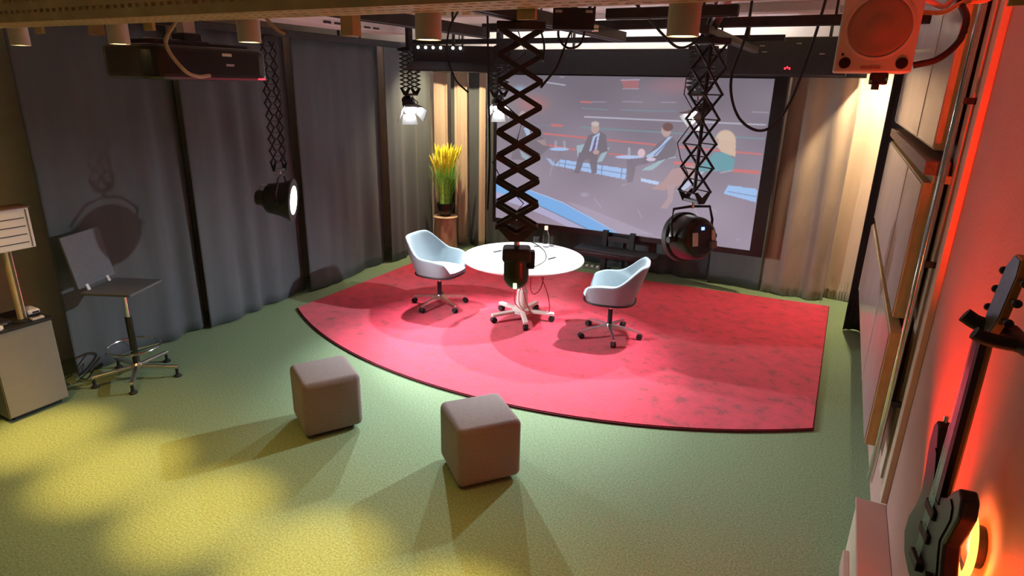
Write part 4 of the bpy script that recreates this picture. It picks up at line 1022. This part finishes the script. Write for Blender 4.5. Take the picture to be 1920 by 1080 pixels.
# ---- loudspeaker
sp = thing('loudspeaker', 'white loudspeaker with large cone tinted orange at the upper right', 'loudspeaker', (0.055, 2.93, 2.57), radians(2))
sw, sh, sdp = 0.135, 0.42, 0.26
MB().box((-sw, 0.0, 0.0), (sw, sdp, sh)).build('cabinet', M_spk, sp, bevel=0.008)
MB().lathe([(0.118, 0.003), (0.122, -0.002), (0.112, -0.004), (0.108, 0.002), (0.07, 0.018), (0.045, 0.022)], c=(0.0, 0.0, 0.165), axis=(0, 1, 0), n=48).build('surround', M_spk, sp, smooth=True)
MB().lathe([(0.108, -0.001), (0.10, -0.0045), (0.085, -0.0050), (0.05, -0.004), (0.044, -0.006), (0.02, -0.010), (0.001, -0.011)], c=(0, 0, 0.165), axis=(0, 1, 0), n=48).build('cone', M_cone, sp, smooth=True)
for x in (-0.098, 0.098):
    MB().lathe([(0.019, 0.0), (0.021, -0.003), (0.017, -0.004), (0.001, -0.002)], c=(x, 0, 0.034), axis=(0, 1, 0), n=24).build('port', M_port, sp, smooth=True)
MB().lathe([(0.005, 0), (0.005, -0.003)], c=(-0.11, 0, 0.066), axis=(0, 1, 0), n=12).build('power_led', M_port, sp)
# small dark brand mark: an unreadable row of slanted strokes
for k in range(8):
    x = -0.040 + k * 0.0088
    MB().add([(x, -0.0015, 0.013), (x + 0.006, -0.0015, 0.013), (x + 0.008, -0.0015, 0.023), (x + 0.002, -0.0015, 0.023), (x, 0.002, 0.013), (x + 0.006, 0.002, 0.013), (x + 0.008, 0.002, 0.023), (x + 0.002, 0.002, 0.023)],
             [(0, 1, 2, 3), (7, 6, 5, 4), (0, 4, 5, 1), (1, 5, 6, 2), (2, 6, 7, 3), (3, 7, 4, 0)]).build('brand_letter', M_logo, sp)
MB().cyl((0, 0.13, sh - 0.005), (0, 0.13, ZC - 2.57), 0.02, n=12).build('ceiling_mount', M_dark, sp, smooth=True)
cl = thing('black_clamp', 'small black clamp with chrome screws under the loudspeaker', 'clamp', (0.09, 3.0, 2.525))
MB().box((-0.035, -0.03, 0.0), (0.03, 0.03, 0.044)).build('jaw', M_black, cl, bevel=0.006)
MB().cyl((-0.01, -0.02, -0.02), (-0.01, -0.02, 0.002), 0.014, n=12).build('knob', M_black, cl, smooth=True)
for x, z_ in ((-0.03, 0.012), (0.025, 0.02)): MB().cyl((x, -0.034, z_), (x, -0.029, z_), 0.006, n=10).build('screw', M_chrome, cl, smooth=True)
cable('thick black cable curving from behind the loudspeaker to the wall', [(0.20, 3.05, 2.60), (0.28, 3.05, 2.625), (0.335, 3.06, 2.69), (0.345, 3.09, 2.77), (0.32, 3.14, 2.83), (0.30, 3.2, 2.88)], 0.013, M_bcab)
cable('pale cable twisting above the loudspeaker toward the wall', [(0.18, 3.10, 2.86), (0.26, 3.12, 2.82), (0.30, 3.14, 2.85), (0.38, 3.14, 2.86), (0.46, 3.16, 2.92)], 0.010, M_spk)
cable('yellowish cable beside the pale one above the loudspeaker', [(0.20, 3.12, 2.80), (0.27, 3.12, 2.80), (0.33, 3.13, 2.835), (0.40, 3.12, 2.84), (0.47, 3.12, 2.90)], 0.009, M_cream)

# ================================================================== guitar corner
GT = thing('electric_guitar', 'dark electric guitar hanging on the red lit right wall', 'guitar', (0.43, 1.89, 1.08))
GT.rotation_euler = (0, radians(-2), radians(-90 + 7))
# local: x = across the body (towards the left when facing it), y = depth (front is -y), z = up
body = [(-0.02, 0.0), (-0.10, 0.01), (-0.155, 0.06), (-0.165, 0.13), (-0.13, 0.20), (-0.115, 0.245), (-0.135, 0.30), (-0.155, 0.36), (-0.145, 0.405), (-0.115, 0.42),
        (-0.085, 0.39), (-0.06, 0.355), (-0.032, 0.335), (0.032, 0.335), (0.055, 0.36), (0.08, 0.42), (0.105, 0.47), (0.13, 0.485), (0.148, 0.46), (0.15, 0.40), (0.13, 0.32), (0.118, 0.255), (0.13, 0.20),
        (0.165, 0.13), (0.17, 0.07), (0.13, 0.02), (0.06, 0.0)]
body = [(-u * 1.1, v * 1.02) for u, v in body]
MB().prism(body, lambda u, v, q: (u, q, v), -0.022, 0.022).build('body', M_gbody, GT, bevel=0.008)
guard = [(u * 0.72 + 0.01, 0.06 + v * 0.74) for u, v in body]
MB().prism(guard, lambda u, v, q: (u, q, v), -0.0255, -0.0225).build('pickguard', M_gguard, GT)
nk = [(-0.022, 0.0), (0.022, 0.0), (0.024, 0.012), (0.012, 0.024), (-0.012, 0.024), (-0.024, 0.012)]
MB().prism([(a, b * 0.75 - 0.008) for a, b in nk], lambda u, v, q: (u * (1.12 - 0.25 * q), v, q), 0.30, 0.82).build('neck', M_gwood, GT, smooth=False)
MB().prism([(-0.027, -0.024), (0.027, -0.024), (0.027, -0.0085), (-0.027, -0.0085)], lambda u, v, q: (u * (1.12 - 0.25 * q), v, q), 0.22, 0.82).build('fretboard', M_gguard, GT)
hd = MB().prism([(-0.022, 0.82), (-0.038, 0.86), (-0.040, 1.0), (-0.02, 1.035), (0.025, 1.03), (0.040, 0.99), (0.040, 0.86), (0.022, 0.82)], lambda u, v, q: (u, q + (v - 0.82) * 0.12, v), -0.010, 0.010).build('headstock', M_gwood, GT, bevel=0.003)
MB().prism([(-0.020, 0.83), (-0.035, 0.865), (-0.037, 0.998), (-0.018, 1.03), (0.023, 1.026), (0.037, 0.988), (0.037, 0.865), (0.020, 0.83)], lambda u, v, q: (u, q + (v - 0.82) * 0.12, v), -0.0125, -0.0100).build('headstock_face', M_gface, hd)
for sx in (-1, 1):
    for k in range(3):
        zz = 0.875 + 0.052 * k; yy = (zz - 0.82) * 0.12
        p = MB().cyl((sx * 0.034, yy, zz), (sx * 0.066, yy, zz), 0.0045, n=8).build('tuning_peg', M_dark, GT, smooth=True)
        MB().lathe([(0.007, 0.0), (0.011, 0.004), (0.011, 0.010), (0.007, 0.014)], c=(sx * 0.066, yy, zz), axis=(sx, 0, 0), n=10).build('peg_button', M_dark, p, smooth=True)
for k in range(6):
    x = -0.0175 + 0.007 * k
    MB().tube([(x * 1.1, -0.032, 0.10), (x, -0.0285, 0.82)], 0.0007, 4).build('string', M_chrome, GT)
for z_ in (0.18, 0.26): MB().box((-0.04, -0.034, z_), (0.04, -0.024, z_ + 0.03)).build('pickup', M_black, GT, bevel=0.004)
MB().box((-0.04, -0.042, 0.085), (0.04, -0.022, 0.115)).build('bridge', M_dark, GT, bevel=0.004)
for x, z_ in ((0.09, 0.09), (0.11, 0.13)): MB().cyl((x, -0.022, z_), (x, -0.040, z_), 0.012, n=14).build('control_knob', M_black, GT, smooth=True)
MB().cyl((-0.143, 0, 0.488), (-0.143, 0, 0.51), 0.007, n=10).build('strap_button', M_chrome, GT, smooth=True)
hk = thing('guitar_hanger', 'black padded guitar hanger arm on the right wall', 'hanger', (0.5, 1.9, 1.93))
off = hk.location
MB().box((0.525, 1.66, 1.86), (0.5395, 1.78, 1.98)).build('wall_plate', M_black, hk, off=off, bevel=0.004)
MB().tube(bez([(0.53, 1.72, 1.92), (0.505, 1.76, 1.915), (0.485, 1.82, 1.91), (0.475, 1.89, 1.908)], 5), 0.022, 12).build('arm', M_black, hk, off=off, smooth=True)
MB().tube(bez([(0.475, 1.84, 1.908), (0.44, 1.835, 1.910), (0.40, 1.83, 1.915), (0.375, 1.83, 1.925)], 5), 0.018, 10).build('fork_prong', M_rubber, hk, off=off, smooth=True)
MB().tube(bez([(0.475, 1.94, 1.908), (0.44, 1.95, 1.910), (0.40, 1.955, 1.915), (0.37, 1.96, 1.93)], 5), 0.021, 10).build('fork_prong', M_rubber, hk, off=off, smooth=True)
MB().tube(bez([(0.475, 1.835, 1.908), (0.48, 1.89, 1.908), (0.475, 1.945, 1.908)], 5), 0.020, 10).build('fork_yoke', M_rubber, hk, off=off, smooth=True)
# glowing ring standing in for the amber glint on the guitar's edge
rl = thing('glint_ring', 'amber glowing ring standing in for the glint on the guitar body', 'glowing ring', (0.50, 1.90, 1.275))
MB().torus((0, 0, 0), (1, 0, 0), 0.095, 0.010, 40, 10).build('glow_ring', E_ring, rl, smooth=True)
MB().lathe([(0.06, 0.038), (0.06, 0.01), (0.055, 0.005)], axis=(1, 0, 0), n=28).build('back_box', M_dark, rl, smooth=True)
for k in range(3):
    a = radians(90 + 120 * k); MB().bar((0.01, 0.05 * cos(a), 0.05 * sin(a)), (0.0, 0.09 * cos(a), 0.09 * sin(a)), 0.006, 0.006).build('ring_bracket', M_dark, rl)
point('ring_glow', (0.47, 1.90, 1.275), 9.0, (1.0, 0.16, 0.05), 0.04)
rs = thing('red_spotlight', 'small black spotlight throwing red light up the right wall beside the guitar', 'spotlight', (0.42, 2.38, 0.62))
d, r_, u_ = basis((0.36, 0.22, 0.76))
MB().lathe([(0.026, -0.10), (0.034, -0.09), (0.036, 0.0), (0.033, 0.004)], axis=d, n=24).build('can', M_black, rs, smooth=True)
MB().lathe([(0.031, 0.0045), (0.031, 0.007)], axis=d, n=24).build('lens', emis('red_lens', (1.0, 0.03, 0.01), 10), rs)
MB().bar((0.02, 0.0, -0.05), (0.12, 0.0, -0.05), 0.02, 0.02).build('bracket', M_black, rs)
MB().box((0.105, -0.03, -0.09), (0.1195, 0.03, -0.01)).build('wall_plate', M_black, rs, bevel=0.003)
spot('red_spot_beam', Vector((0.42, 2.38, 0.62)) + d * 0.02, Vector((0.42, 2.38, 0.62)) + d, 680, (1.0, 0.016, 0.003), 82, 0.9, 0.02)
spot('ring_nearbeam', (0.47, 1.84, 1.27), (0.56, 1.62, 1.25), 22, (1.0, 0.045, 0.005), 110, 1.0, 0.03)

# ---- corner downlights behind the pelmet and an unseen strip added to brighten the ceiling
def corner_light(label, x, y, zl, aim, watts, ang):
    t = thing('corner_downlight', label, 'downlight', (x, y, zl), group='warm downlights in the far corners')
    MB().lathe([(0.040, 0.006), (0.046, 0.0), (0.048, 0.004), (0.048, 0.16), (0.04, 0.165)], n=28).build('cylinder', M_dark, t, smooth=True)
    MB().cyl((0, 0, 0.001), (0, 0, 0.003), 0.038, n=24).build('lens', E_warm, t)
    MB().cyl((0, 0, 0.16), (0, 0, ZC - zl), 0.01, n=10).build('stem', M_dark, t)
    spot('corner_beam', (x, y, zl - 0.006), aim, watts, (1.0, 0.76, 0.46), ang, 1.0, 0.03)
corner_light('warm downlight in the far right corner behind the loudspeaker', 0.27, 7.85, 2.90, (0.15, 8.1, 0.0), 360, 150)
corner_light('warm downlight in the far left corner behind the bar light', -5.0, 7.35, 2.90, (-5.15, 8.0, 0.8), 300, 140)
up_ = thing('fill_uplight', 'unseen white strip added behind the pelmet to brighten the ceiling', 'light strip', (-2.6, 8.165, 2.90))
MB().box((-2.6, -0.03, 0.0), (1.92, 0.03, 0.02)).build('channel', M_alu, up_)
MB().box((-2.58, -0.02, 0.02), (1.9, 0.02, 0.026)).build('diffuser', emis('ceiling_fill_glow', (1.0, 0.93, 0.95), 115), up_)
